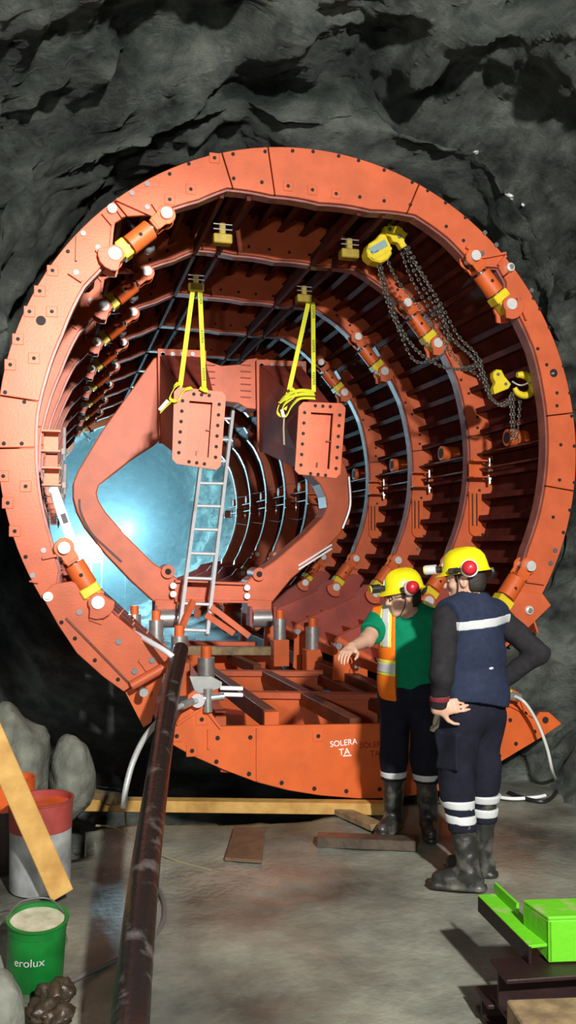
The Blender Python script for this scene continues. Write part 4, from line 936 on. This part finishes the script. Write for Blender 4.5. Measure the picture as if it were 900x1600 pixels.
def boots(man, t, xf, k, top=0.36):
    J = man.J; f = np.array(J['ft'+k]); an = np.array(J['an'+k]); kn = np.array(J['kn'+k]); s_ = (kn-an)/np.linalg.norm(kn-an)
    def fn(p):
        d = cap(p, tuple(an+s_*0.0), tuple(an+s_*(top-0.04)), 0.056, 0.072)
        d = smin(d, cap(p, tuple(an+[0, 0, -0.045]-f*0.03), tuple(an+[0, 0, -0.052]+f*0.155), 0.046, 0.042), 0.03); d = smin(d, cap(p, tuple(an+[0, 0, -0.03]), tuple(an+[0, 0, -0.045]+f*0.10), 0.05, 0.042), 0.03)
        d = d+wr(p, 0.0025, (30, 30, 45))
        so = smin(cap(p, tuple(an+[0, 0, -0.085]-f*0.045), tuple(an+[0, 0, -0.085]+f*0.165), 0.047, 0.049), d, 0.005); d = np.where(p[:, 2] < an[2]-0.066, so, d)
        d = np.maximum(d, an[2]-0.094-p[:, 2])
        return np.maximum(d, (p-an.astype(np.float32))@s_.astype(np.float32)-top)
    b = sdf_obj(fn, an-[0.26, 0.26, 0.14], an+[0.26, 0.26, top+0.05], 0.0065, 'boot', M['boot'], t, xf); b['label'] = 'muddy black rubber boot'
    return b
def cutline(man, z): return None

# ---------------------------------------------------------------- man seen from behind (right)
def place(px, dep, face_deg):
    g = atd(px, 800, dep); c = Vector((g.x, g.y, 0)); v = Vector((FW.x, FW.y, 0)).normalized()     # away from the camera
    ang = math.atan2(v.y, v.x)+R_(face_deg)-math.pi/2
    return Matrix.Translation(c) @ Matrix.Rotation(ang, 4, 'Z')
I3 = np.eye(3, dtype=np.float32)
xfA = place(736, 4.78, 38)
gz = 0.100
JA = dict(TR=I3, pelvis=(0, 0, 0.93), waist=(0, 0.005, 1.09), chest=(0, 0.01, 1.28), neckb=(0, -0.015, 1.45), head=(-0.02, 0.03, 1.605),
 shl=(-0.205, 0.0, 1.405), shr=(0.195, 0.0, 1.405), ell=(-0.295, -0.05, 1.13), elr=(0.36, -0.16, 1.20), wrl=(-0.262, 0.005, 0.945), wrr=(0.20, 0.02, 1.01),
 hipl=(-0.09, 0, 0.90), hipr=(0.09, 0, 0.90), knl=(-0.10, 0.03, 0.49), knr=(0.10, 0.01, 0.49), anl=(-0.095, -0.05, gz), anr=(0.11, 0.04, gz),
 ftl=(-0.62, 0.78, 0), ftr=(-0.45, 0.89, 0),
 hfl=(0.62, -0.72, 0.22), hul=(-0.70, -0.68, 0.15), hsl=1, curll=0.22, spreadl=True, hfr=(-0.6, 0.6, -0.2), hur=(0.7, 0.4, 0.3), hsr=-1, curlr=0.3, spreadr=True)
A = Man(JA, R_(30), R_(-8))
pA = thing('person', xfA.translation, 'person in navy reflective vest and yellow helmet, seen from behind, hands on hips', 'person', 'workers before the formwork')
lo, hi = A.bbox()
sdf_obj(A.body, lo, hi, 0.007, 'body', M['skin'], pA, xfA)
fnt = lambda p: np.maximum(np.maximum(smin(smin(np.minimum(A.leg(p, 'l', 0.024), A.leg(p, 'r', 0.024)), ell(p, JA['pelvis'], (0.178, 0.142, 0.15)), 0.05), rbox(p, (-0.185, 0.01, 0.72), (0.014, 0.075, 0.10), 0.012), 0.006)+wr(p, 0.009, (20, 20, 15), 1.0), p[:, 2]-1.06), 0.30-p[:, 2])
o = sdf_obj(fnt, (-.35, -.3, .25), (.35, .3, 1.12), 0.0075, 'trousers', M['navy_dark'], pA, xfA); rel(o, pA)
band = lambda z0, z1, g: (lambda p: np.maximum(np.maximum(np.minimum(A.leg(p, 'l', g), A.leg(p, 'r', g)), p[:, 2]-z1+0.03*p[:, 0]), z0-p[:, 2]-0.03*p[:, 0]))
for z0, z1 in ((0.41, 0.455), (0.335, 0.38)):
    sdf_obj(band(z0, z1, 0.030), (-.3, -.3, .28), (.3, .3, .52), 0.007, 'reflective_band', M['reflect'], o, xfA)
def sleeves(man, kk, g=0.014, end=0.93, seed=0.0, amp=0.004):
    def fn(p):
        d = None
        for k in kk:
            e = man.arm(p, k, g)+wr(p, amp, (30, 30, 26), seed); wv = np.array(man.J['wr'+k], np.float32); ev = np.array(man.J['el'+k], np.float32); ax = (wv-ev); L = np.linalg.norm(ax)
            e = np.maximum(e, (p-ev)@(ax/L)-L*end); d = e if d is None else np.minimum(d, e)
        return d
    return fn
sdf_obj(lambda p: np.minimum(np.maximum(A.torso(p, 0.004), np.maximum(p[:, 2]-1.44, 1.0-p[:, 2])), sleeves(A, 'lr')(p)), lo, hi, 0.0075, 'shirt', M['charcoal'], pA, xfA)
sdf_obj(lambda p: np.maximum(np.minimum(A.arm(p, 'l', 0.017), 9), np.maximum(0.985-p[:, 2]*1.0-0.0, p[:, 2]-1.02))-0.0, (-.4, -.2, .9), (-.1, .2, 1.1), 0.006, 'shirt_cuff', mat('maroon_cuff', (0.20, 0.02, 0.03), 0.8), pA, xfA)
def vestA(p):
    d = A.torso(p, 0.036)
    d = smin(d, ell(p, (0, 0, 1.0), (0.205, 0.165, 0.16)), 0.06)+wr(p, 0.007, (12, 12, 16), 2.0)
    d = np.maximum(d, 0.955-p[:, 2]-0.03*np.sin(p[:, 0]*8))
    for k in 'lr':
        sx = -1 if k == 'l' else 1; d = np.maximum(d, sx*p[:, 0]-0.205)
    d = np.maximum(d, -(cap(p, (0, -0.01, 1.44), (0, 0.01, 1.60), 0.062, 0.085)))
    return d
v = sdf_obj(vestA, (-.4, -.3, .85), (.4, .3, 1.58), 0.0075, 'vest', M['navy'], pA, xfA); rel(v, pA)
def stripeA(p):
    d = vestA(p)-0.0035; return np.maximum(np.maximum(d, np.abs(p[:, 2]-1.385-0.06*p[:, 0])-0.024), p[:, 1]+0.005)
sdf_obj(stripeA, (-.3, -.3, 1.25), (.3, .1, 1.5), 0.006, 'reflective_stripe', M['reflect'], v, xfA)
sdf_obj(lambda p: np.maximum(vestA(p)-0.003, ell(p, (-0.02, -0.16, 1.15), (0.018, 0.05, 0.008))), (-.08, -.25, 1.12), (.06, 0, 1.18), 0.004, 'chest_mark', M['reflect'], v, xfA)
for k in 'lr': boots(A, pA, xfA, k)
hA, mv = helmet(pA, A, xfA)
def hairf(man):
    def fn(p):
        q = (p-np.array(man.J['head'], np.float32))@man.HR; d = ell(q, (0, -0.012, 0.03), (0.082, 0.103, 0.106)); d = smin(d, ell(q, (0, -0.045, -0.03), (0.066, 0.062, 0.06)), 0.03)
        d = np.maximum(d, q[:, 1]-np.where(q[:, 2] > 0.035, 0.075, np.where(q[:, 2] > -0.012, 0.040, -0.030)))
        for sx in (-1, 1): d = np.maximum(d, -ell(q, (sx*0.085, -0.004, -0.014), (0.030, 0.030, 0.036)))
        return np.maximum(d, -0.072-q[:, 2])
    return fn
hc = np.array(JA['head']); sdf_obj(hairf(A), hc-0.16, hc+0.16, 0.005, 'hair', M['hair'], pA, xfA)
for sx in (-1, 1):
    MB().lathe([(0.0, 0.0115), (0.007, 0.009), (0.0115, 0.0), (0.007, -0.009), (0, -0.0115)], mv((sx*0.031, 0.077, 0.010)), (0, 0, 1), 12).build('eye', M['eye'], pA, smooth=True)
    MB().tube([mv((sx*0.015, 0.099, 0.030)), mv((sx*0.032, 0.094, 0.036)), mv((sx*0.050, 0.078, 0.031))], 0.004, 6).build('eyebrow', M['hair'], pA)

# ---------------------------------------------------------------- man in the orange hi-vis vest (left)
xfB = place(640, 5.62, 180-18)
inv = xfB.inverted()
def jl(px, py, d): return tuple(inv @ atd(px, py, d))
lean = Matrix.Rotation(R_(-6), 3, 'X')
JB = dict(TR=np.array(lean, np.float32), pelvis=(0, 0.0, 0.88), waist=(0, 0.015, 1.03), chest=(0, 0.045, 1.20), neckb=(0, 0.05, 1.355), head=(0.02, 0.125, 1.475),
 shl=(-0.185, 0.045, 1.315), shr=(0.185, 0.045, 1.315), ell=(-0.25, 0.05, 1.03), elr=jl(573, 1000, 5.42), wrl=(-0.22, 0.15, 0.82), wrr=jl(549, 1012, 5.20),
 hipl=(-0.09, 0, 0.86), hipr=(0.09, 0, 0.86), knl=(-0.10, 0.06, 0.47), knr=(0.10, 0.05, 0.47), anl=(-0.11, 0.0, gz), anr=(0.11, 0.02, gz), ftl=(-0.25, 0.97, 0), ftr=(0.25, 0.97, 0),
 hfl=(0.05, 0.2, -1), hul=(-1, 0, 0.0), hsl=1, curll=0.35, curlr=0.30, hsr=-1)
wv = np.array(JB['wrr']); ev = np.array(JB['elr']); JB['hfr'] = tuple((wv-ev)/np.linalg.norm(wv-ev)+np.array([0.0, 0.0, -0.15])); JB['hur'] = (0, 0.1, 1)
Bm = Man(JB, R_(-56), R_(-9))
pB = thing('person', xfB.translation, 'person in orange hi-vis vest and green shirt, pointing left at the invert form', 'person', 'workers before the formwork')
lo, hi = Bm.bbox()
sdf_obj(Bm.body, lo, hi, 0.007, 'body', M['skin'], pB, xfB)
fnt = lambda p: np.maximum(np.maximum(smin(np.minimum(Bm.leg(p, 'l', 0.026), Bm.leg(p, 'r', 0.026)), ell(p, JB['pelvis'], (0.175, 0.142, 0.15)), 0.05)+wr(p, 0.0055, (22, 22, 16), 3.0), p[:, 2]-1.0), 0.33-p[:, 2])
o = sdf_obj(fnt, (-.35, -.3, .28), (.35, .35, 1.05), 0.0075, 'trousers', M['navy_dark'], pB, xfB); rel(o, pB)
sdf_obj(lambda p: np.maximum(np.maximum(np.minimum(Bm.leg(p, 'l', 0.031), Bm.leg(p, 'r', 0.031)), p[:, 2]-0.385), 0.345-p[:, 2]), (-.3, -.3, .3), (.3, .3, .45), 0.007, 'reflective_band', M['reflect'], o, xfB)
def teeB(p):
    d = Bm.torso(p, 0.014)
    for k in 'lr':
        sh = np.array(JB['sh'+k]); el_ = np.array(JB['el'+k]); e = cap(p, tuple(sh), tuple(sh+(el_-sh)*0.72), 0.080, 0.074); ax = (el_-sh)/np.linalg.norm(el_-sh); e = np.maximum(e, (p-sh.astype(np.float32))@ax.astype(np.float32)-0.68*np.linalg.norm(el_-sh)); d = smin(d, e, 0.03)
    d = d+wr(p, 0.005, (16, 16, 20), 5.0); d = np.maximum(d, 0.81-p[:, 2]); return np.maximum(d, -cap(p, (0, 0.10, 1.36), (0, 0.16, 1.50), 0.062, 0.10))
sdf_obj(teeB, lo, hi, 0.0075, 'tee_shirt', M['tee'], pB, xfB)
def vestB(p, off=0.0):
    d = Bm.torso(p, 0.030)+wr(p, 0.006, (12, 12, 15), 7.0)-off
    d = smin(d, ell(p, (0.0, 0.03, 0.95), (0.20, 0.165, 0.18))-off, 0.05)
    d = np.maximum(d, 0.83-p[:, 2]); d = np.maximum(d, np.abs(p[:, 0])-0.225)
    for sx in (-1, 1): d = np.maximum(d, -cap(p, (sx*0.20, 0.04, 1.27), (sx*0.30, 0.05, 1.18), 0.095, 0.11))
    opening = np.maximum(np.abs(p[:, 0]+0.055)-0.115, 0.02-p[:, 1])
    d = np.maximum(d, -opening); return np.maximum(d, -cap(p, (0, 0.06, 1.34), (0, 0.10, 1.55), 0.075, 0.11))
v = sdf_obj(vestB, (-.4, -.3, .75), (.4, .4, 1.48), 0.0075, 'hi_vis_vest', M['hivis'], pB, xfB); rel(v, pB)
def vb(lo_, hi_, m, off, nm): return sdf_obj(lambda p: np.maximum(np.maximum(vestB(p, off), p[:, 2]-hi_), lo_-p[:, 2]), (-.4, -.3, lo_-.03), (.4, .4, hi_+.03), 0.007, nm, m, v, xfB)
vb(0.985, 1.085, M['lime'], 0.003, 'lime_band'); vb(1.00, 1.065, M['reflect'], 0.006, 'reflective_band')
for sx in (-1, 1):
    for hw, m, off, nm in ((0.040, M['lime'], 0.003, 'lime_stripe'), (0.026, M['reflect'], 0.006, 'reflective_stripe')):
        sdf_obj(lambda p: np.maximum(np.maximum(vestB(p, off), np.abs(p[:, 0]-sx*0.125)-hw), np.maximum(1.16-p[:, 2], -p[:, 1])), (-.4, -.1, 1.1), (.4, .4, 1.48), 0.006, nm, m, v, xfB)
sdf_obj(lambda p: Bm.hand(p, 'l')-0.005, np.array(JB['wrl'])-0.24, np.array(JB['wrl'])+0.24, 0.006, 'glove', M['cream'], pB, xfB)['label'] = 'off-white work glove'
for k in 'lr': boots(Bm, pB, xfB, k)
hB, mvb = helmet(pB, Bm, xfB, -0.01, 'black')
hc = np.array(JB['head']); sdf_obj(hairf(Bm), hc-0.16, hc+0.16, 0.005, 'hair', M['hair'], pB, xfB)
for sx in (-1, 1):
    MB().lathe([(0.0, 0.0115), (0.007, 0.009), (0.0115, 0.0), (0.007, -0.009), (0, -0.0115)], mvb((sx*0.031, 0.077, 0.010)), (0, 0, 1), 12).build('eye', M['eye'], pB, smooth=True)
    MB().tube([mvb((sx*0.015, 0.099, 0.030)), mvb((sx*0.032, 0.094, 0.036)), mvb((sx*0.050, 0.078, 0.031))], 0.004, 6).build('eyebrow', M['hair'], pB)
gl = MB()
for sx in (-1, 1):
    gl.tube([mvb((sx*(0.034+0.022*math.cos(a)), 0.105-0.006*abs(math.cos(a)), 0.008+0.017*math.sin(a))) for a in np.linspace(0, 2*math.pi, 13)], 0.0025, 5, 1); gl.tube([mvb((sx*0.056, 0.100, 0.010)), mvb((sx*0.078, 0.06, 0.012)), mvb((sx*0.082, 0.0, 0.008))], 0.0025, 5, 2)
gl.tube([mvb((-0.012, 0.106, 0.012)), mvb((0.012, 0.106, 0.012))], 0.0025, 5, 1); gl.build('glasses', M['black'], pB)

# ================================================================== FOREGROUND THINGS
tag(MB().tube([atd(196, 1700, 2.35), atd(203, 1600, 2.75), atd(222, 1400, 3.45), atd(240, 1260, 4.2), atd(256, 1150, 4.95), atd(270, 1065, 5.6), atd(282, 1015, 6.1)], [0.062, 0.062, 0.062, 0.060, 0.058, 0.056, 0.055], 18, 10).build('rubber_hose', M['hose'], smooth=True), 'thick black muddy hose rising from the foreground floor to the ring', 'hose')
tag(MB().tube([at(188, 978, 6.5), at(212, 990, 6.3), at(236, 1004, 6.1), at(262, 1020, 5.95), at(276, 1034, 5.9), at(280, 1056, 5.9)], 0.02, 10).build('bent_pipe', M['white'], smooth=True), 'thin bright bent pipe along the inner edge of the left flap', 'pipe')
t = thing('grey_hose', atz(195, 1258, 0), 'grey braided hose arching from the floor to the left tip of the invert form', 'hose')
MB().tube([at(193, 1262, 5.2), at(197, 1230, 5.2), at(208, 1190, 5.25), at(228, 1150, 5.35), at(258, 1118, 5.5), at(285, 1102, 5.65), at(308, 1095, 5.70)], 0.018, 10).build('hose', M['greyhose'], t, smooth=True)
MB().cyl(at(284, 1103, 5.64), at(300, 1096, 5.69), 0.026, 12).build('coupling', M['silver'], t)
t = thing('clear_hose', atz(865, 1215, 0), 'pale hose hanging from the right tip of the invert form to the floor', 'hose')
MB().tube([at(800, 1086, 5.68), at(820, 1098, 5.6), at(840, 1130, 5.6), at(855, 1170, 5.6), at(863, 1205, 5.65), atz(870, 1222, 0.02)], 0.0115, 10).build('hose', mat('pale_hose', (0.62, 0.64, 0.58), 0.35), t, smooth=True)
mb = MB(); mb.cyl(at(792, 1086, 5.68), at(812, 1090, 5.68), 0.03, 12); mb.build('coupling', M['silver'], t); MB().cyl(at(794, 1078, 5.7), at(796, 1092, 5.7), 0.03, 10).build('valve', M['yellow'], t)
tag(MB().tube([atz(795, 1238, .02), atz(820, 1247, .02), atz(850, 1252, .02), atz(868, 1240, .02), atz(872, 1222, .02), atz(868, 1210, .02)], 0.013, 8).build('black_cable', M['black'], smooth=True), 'black cable looped on the floor right of the man in navy', 'cable')
tag(MB().tube([atz(770, 1244, .02), atz(800, 1248, .02), atz(835, 1246, .02), atz(852, 1243, .02)], 0.012, 8).build('white_cable', M['white'], smooth=True), 'white cable lying on the floor beside the black loop', 'cable')
tag(MB().tube([atz(238, 1378, .012), atz(252, 1398, .012), atz(257, 1425, .012), atz(248, 1455, .012), atz(220, 1480, .012), atz(150, 1515, .012), atz(60, 1555, .03)], 0.011, 8).build('grey_cable', M['bolt'], smooth=True), 'thin grey cable curving on the floor around the thick hose', 'cable')
tag(MB().tube([atz(150, 1290, .01), atz(180, 1294, .012), atz(230, 1325, .012), atz(270, 1343, .012), atz(300, 1352, .012), atz(330, 1360, .012)], 0.007, 6).build('straw_rope', M['straw']), 'frayed straw coloured rope on the floor behind the thick hose', 'rope')
tag(MB().tube([atz(88, 1210, .02), atz(110, 1212, .1), atz(150, 1228, .06), atz(195, 1240, .05), atz(196, 1270, .01), atz(198, 1300, .01)], 0.007, 6).build('thin_wire', M['black']), 'thin black wire trailing across the plank at left', 'wire')
# planks on the floor
def plank(a, b, wd, th, m, nm, label): return tag(MB().bar(a, b, wd, th).build(nm, M[m], bevel=0.004), label, 'plank')
plank(atz(60, 1255, 0.05), atz(615, 1262, 0.05), 0.10, 0.075, 'wood', 'long_plank', 'long yellow plank lying on the floor under the invert form')
plank(atz(40, 1232, 0.09)+Vector((0, .1, 0)), atz(190, 1256, 0.10)+Vector((0, .1, 0)), 0.09, 0.06, 'wood_old', 'short_plank', 'short brown plank lying behind the long plank, near the pails')
plank(atz(496, 1312, 0.03), atz(650, 1318, 0.03), 0.11, 0.06, 'wood_wet', 'wet_timber', 'wet dark timber on the floor at the pointing man\'s feet')
plank(atz(520, 1262, 0.03), atz(590, 1292, 0.03), 0.10, 0.04, 'wood_old', 'wedge_board', 'brown board lying askew under the invert form edge')
# leaning plank
a, b = atd(-22, 1128, 4.30), atd(97, 1398, 4.42); a = Vector(a); b.z = max(b.z, 0.02)
plank(a, b, 0.035, 0.115, 'wood', 'leaning_plank', 'yellow plank leaning across the tin pail at the left edge').rotation_euler
# square board
c4 = [atz(366, 1291, 0.03), atz(414, 1293, 0.03), atz(409, 1344, 0.03), atz(351, 1340, 0.03)]; dn = Vector((0, 0, -0.02))
tag(MB().hexa([p+dn for p in c4]+c4).build('board', M['card'], bevel=0.003), 'small square brown board lying flat on the floor', 'board')
# pails
def pail(c, r, h, label, body_m, band_m, fill_m, tilt=(0, 0, 1), taper=0.94, band=0.33, fill=0.86):
    c = Vector(c); t = thing('paint_pail', c, label, 'pail'); 
    P = lambda f: r*(taper+(1-taper)*f)
    MB().lathe([(0.0, 0.0), (P(0), 0.0), (P(0)+.004, 0.01), (P(1-band), h*(1-band)), (P(1-band)-.004, h*(1-band)), (0.0, 0.012)], c, tilt, 36).build('pail_body', M[body_m], t, smooth=True)
    MB().lathe([(P(1-band)-.004, h*(1-band)), (P(1-band)+.002, h*(1-band)), (P(1)+.002, h-0.01), (P(1)+.008, h-0.006), (P(1)+.008, h), (P(1)-.006, h), (P(0.9)-.006, h*0.80), (P(1-band)-.004, h*(1-band))], c, tilt, 36).build('rim_band', M[band_m], t, smooth=True)
    MB().lathe([(0.0, h*fill+.004), (P(fill)*0.6, h*fill), (P(fill)-.006, h*fill)], c, tilt, 36).build('contents', M[fill_m], t, smooth=True)
    d = Vector(tilt).normalized(); sd = d.orthogonal().normalized(); 
    return t, P
c0 = atd(63, 1365, 4.66); c0.z = 0.0
pail(c0, 0.162, 0.46, 'tin pail with orange dripped rim and paint, behind the leaning plank', 'tin', 'drip_dark', 'orange_drip', fill=0.93)
c1 = atd(10, 1320, 5.05); c1.z = 0.0
pail(c1, 0.155, 0.46, 'orange rimmed pail at the left edge, behind the tin pail', 'darksteel', 'orange_drip', 'orange_drip', fill=0.93)
c2 = atd(54, 1545, 3.66); c2.z = 0.0
t, P = pail(c2, 0.118, 0.27, 'green tin can with cream residue and white lettering, lower left', 'green_can', 'green_can', 'cream', (0.04, -0.13, 1), 0.93, 0.15, 0.93)
v_ = (CAM-c2); v_.z = 0; v_.normalize()
o = text('erolux', (0, 0, 0), 0.052, Matrix.Identity(4), M['pinface'], {'wloc': (0, 0, 0)}, 'print', ext=0.0003) if False else None
def wrap_text(body, c, r0, z, size, ang, parent, m, slope=0.0):
    cu = bpy.data.curves.new('print', 'FONT'); cu.body = body; cu.size = size; cu.align_x = 'CENTER'; cu.align_y = 'CENTER'
    tmp = bpy.data.objects.new('print', cu); C.objects.link(tmp); bpy.context.view_layer.update()
    me = bpy.data.meshes.new_from_object(tmp.evaluated_get(bpy.context.evaluated_depsgraph_get())); bpy.data.objects.remove(tmp)
    bm = bmesh.new(); bm.from_mesh(me); bmesh.ops.subdivide_edges(bm, edges=bm.edges, cuts=1)
    for v in bm.verts:
        h = z+v.co.y+slope*v.co.x; a_ = ang+v.co.x/r0; ctr_ = Vector(c)+Vector((0.04, -0.13, 1)).normalized()*h; rr_ = r0*(0.93+0.07*h/0.27)+0.005
        v.co = ctr_+Vector((math.cos(a_)*rr_, math.sin(a_)*rr_, 0))-Vector(parent['wloc'])
    bm.to_mesh(me); bm.free(); me.materials.clear(); me.materials.append(m); o = bpy.data.objects.new('print', me); C.objects.link(o); o.parent = parent; return o
wrap_text('erolux', c2, 0.118, 0.125, 0.048, math.atan2(v_.y, v_.x)-0.25, t, M['pinface'])
MB().tube([c2+Vector((-0.115, -0.03, 0.27)), c2+Vector((-0.06, 0.07, 0.295)), c2+Vector((0.05, 0.09, 0.29)), c2+Vector((0.118, 0.0, 0.26))], 0.004, 6).build('wire_handle', M['bolt'], t)
# rocks
def boulder(c, r, seed, label, m='concrete', nm='boulder', amp=0.25):
    bm = bmesh.new(); bmesh.ops.create_icosphere(bm, subdivisions=4, radius=1.0)
    for v in bm.verts:
        n_ = v.co.normalized(); k = 1+amp*noise.fractal(n_*1.3+Vector((seed, 0, 0)), 1.0, 2.0, 4)+0.10*amp*noise.fractal(n_*7+Vector((seed, 3, 0)), 0.8, 2.0, 4); v.co = Vector((n_.x*r[0], n_.y*r[1], n_.z*r[2]))*k
    mb = MB(); mb.add([Vector(c)+v.co for v in bm.verts], [tuple(l.vert.index for l in f.loops) for f in bm.faces]); bm.free()
    o = mb.build(nm, M[m]);
    for p_ in o.data.polygons: p_.use_smooth = True
    return tag(o, label, 'rock' if nm == 'boulder' else 'rag')
boulder(atd(8, 1200, 5.4), (0.25, 0.3, 0.34), 1.0, 'large pale boulder at the left edge, above the pails')
boulder(atd(112, 1215, 5.65), (0.145, 0.18, 0.27), 6.0, 'pale squarish rock between the boulder and the dark pit', amp=0.14)
c = atd(2, 1580, 3.05); boulder((c.x-0.02, c.y, 0.13), (0.10, 0.12, 0.19), 8.0, 'pale rounded stone in the lower left corner', amp=0.12)
boulder(atz(0, 1480, 0.02), (0.28, 0.3, 0.10), 11.0, 'low grey stone left of the green can')
for i, (x, y, r) in enumerate([(78, 1560, .055), (95, 1555, .05), (70, 1585, .06), (92, 1590, .06)]):
    c = atz(x, y, 0.03); boulder((c.x, c.y, 0.035), (r, r, 0.045), 20.0+i*3, ['dark oily rag at the foot of the green can', 'dark oily rag right of the green can, nearest the thick hose', 'dark oily rag left in the rag heap at the bottom edge', 'dark oily rag right in the rag heap at the bottom edge'][i], 'rag', 'rag', 0.5)
c = atd(43, 1592, 3.0); c.z = 0.0; t = thing('red_tin', c, 'small dark red tin at the bottom left edge', 'tin'); MB().lathe([(0, 0), (0.05, 0), (0.05, 0.085), (0.053, 0.09), (0.046, 0.09), (0.046, 0.07), (0, 0.068)], c, (0, 0, 1), 24).build('tin_body', M['drip_dark'], t, smooth=True)
# steel stack lower right
t = thing('green_bracket', atd(850, 1500, 3.29), 'bright green painted steel bracket lying on the dark beams, lower right', 'steel bracket')
z1, z0 = 0.40, 0.247
TFL, TBL = atz(857, 1439, z1), atz(817, 1411, z1); dR = (RT*0.62+FW*0.045); dR.z = 0
TFR, TBR = TFL+dR, TBL+dR; dz = Vector((0, 0, z0-z1)); th = 0.012
mb = MB(); mb.hexa([TFL+dz, TFR+dz, TFR+dz+(TBL-TFL)*0.1, TFL+dz+(TBL-TFL)*0.1, TFL, TFR, TFR+(TBL-TFL)*0.1, TFL+(TBL-TFL)*0.1]); mb.build('front_plate', M['green'], t, bevel=0.004)
mb = MB(); u_ = Vector((0, 0, 0.014)); mb.hexa([TFL, TFR, TBR, TBL, TFL+u_, TFR+u_, TBR+u_, TBL+u_]); mb.build('top_plate', M['green'], t, bevel=0.004)
mb = MB(); sR = dR.normalized()*0.014; mb.hexa([TFL+dz, TFL+dz+sR, TBL+dz*.75+sR, TBL+dz*.75, TFL, TFL+sR, TBL+sR, TBL]); mb.build('side_plate', M['green'], t, bevel=0.003)
cf, cb = atz(846, 1476, 0.311), atz(764, 1397, 0.325); ax = (cb-cf)
sR = Vector((ax.y, -ax.x, 0)).normalized()
cf -= ax*0.0
mb = MB(); mb.bar(cf+Vector((0, 0, -.005)), cb+Vector((0, 0, -.005)), 0.10, 0.012); mb.build('channel_web', M['green'], t, bevel=0.002)
mb = MB(); mb.bar(cf-sR*0.045+Vector((0, 0, -.035)), cb-sR*0.045+Vector((0, 0, -.035)), 0.012, 0.066); mb.bar(cf+sR*0.045+Vector((0, 0, -.035)), cb+sR*0.045+Vector((0, 0, -.035)), 0.012, 0.066); mb.build('channel_flange', M['darksteel'], t, bevel=0.002)
for q in (0.93,): MB().bar(cf.lerp(cb, 0.55)+Vector((0.03, 0, 0.02)), cb+Vector((0.03, 0, .02)), 0.012, 0.05).build('bent_lip', M['green'], t)
def ibeam(a, b, wd, ht, m, label):
    d = (b-a).normalized(); t = thing('steel_beam', a, label, 'steel beam')
    MB().bar(a+Vector((0, 0, ht/2-.008)), b+Vector((0, 0, ht/2-.008)), wd, 0.016).build('top_flange', M[m], t, bevel=0.003)
    MB().bar(a-Vector((0, 0, ht/2-.008)), b-Vector((0, 0, ht/2-.008)), wd, 0.016).build('bottom_flange', M[m], t, bevel=0.003)
    MB().bar(a, b, 0.014, ht-.03).build('web', M[m], t)
a = atd(778, 1535, 3.24); b = a+RT*0.9+FW*0.12; a.z = b.z = 0.172; ibeam(a, b, 0.17, 0.142, 'darksteel', 'dark maroon steel beam directly under the green bracket')
a = atd(752, 1552, 3.34); b = a+RT*0.9+FW*0.10; a.z = b.z = 0.052; ibeam(a, b, 0.15, 0.09, 'darksteel', 'lower dark steel beam lying on the floor beside the timber block')
a = atd(806, 1590, 2.99); b = a+RT*0.7+FW*0.05; a.z = b.z = 0.108; tag(MB().bar(a, b, 0.20, 0.205).build('timber_block', M['wood_old'], bevel=0.006), 'rough brown timber block in the lower right corner', 'timber')
# pale chips of shotcrete stuck on the rock right of the ring
dg = bpy.context.evaluated_depsgraph_get()
for i, (x, y, r) in enumerate([(796, 306, 0.055), (744, 237, 0.028), (818, 320, 0.024)]):
    hit, loc, nrm, _i, ob, _m = bpy.context.scene.ray_cast(dg, CAM, ray(x, y).normalized())
    if hit: boulder(loc+nrm*r*0.2, (r, r*0.6, r*0.8), 40.0+i*5, ['large white chip stuck on the dark rock right of the ring crown', 'small round white chip high on the rock above the ring', 'small white chip just below the large one on the rock'][i], 'pinface', 'rock_chip', 0.4)['category'] = 'rock'
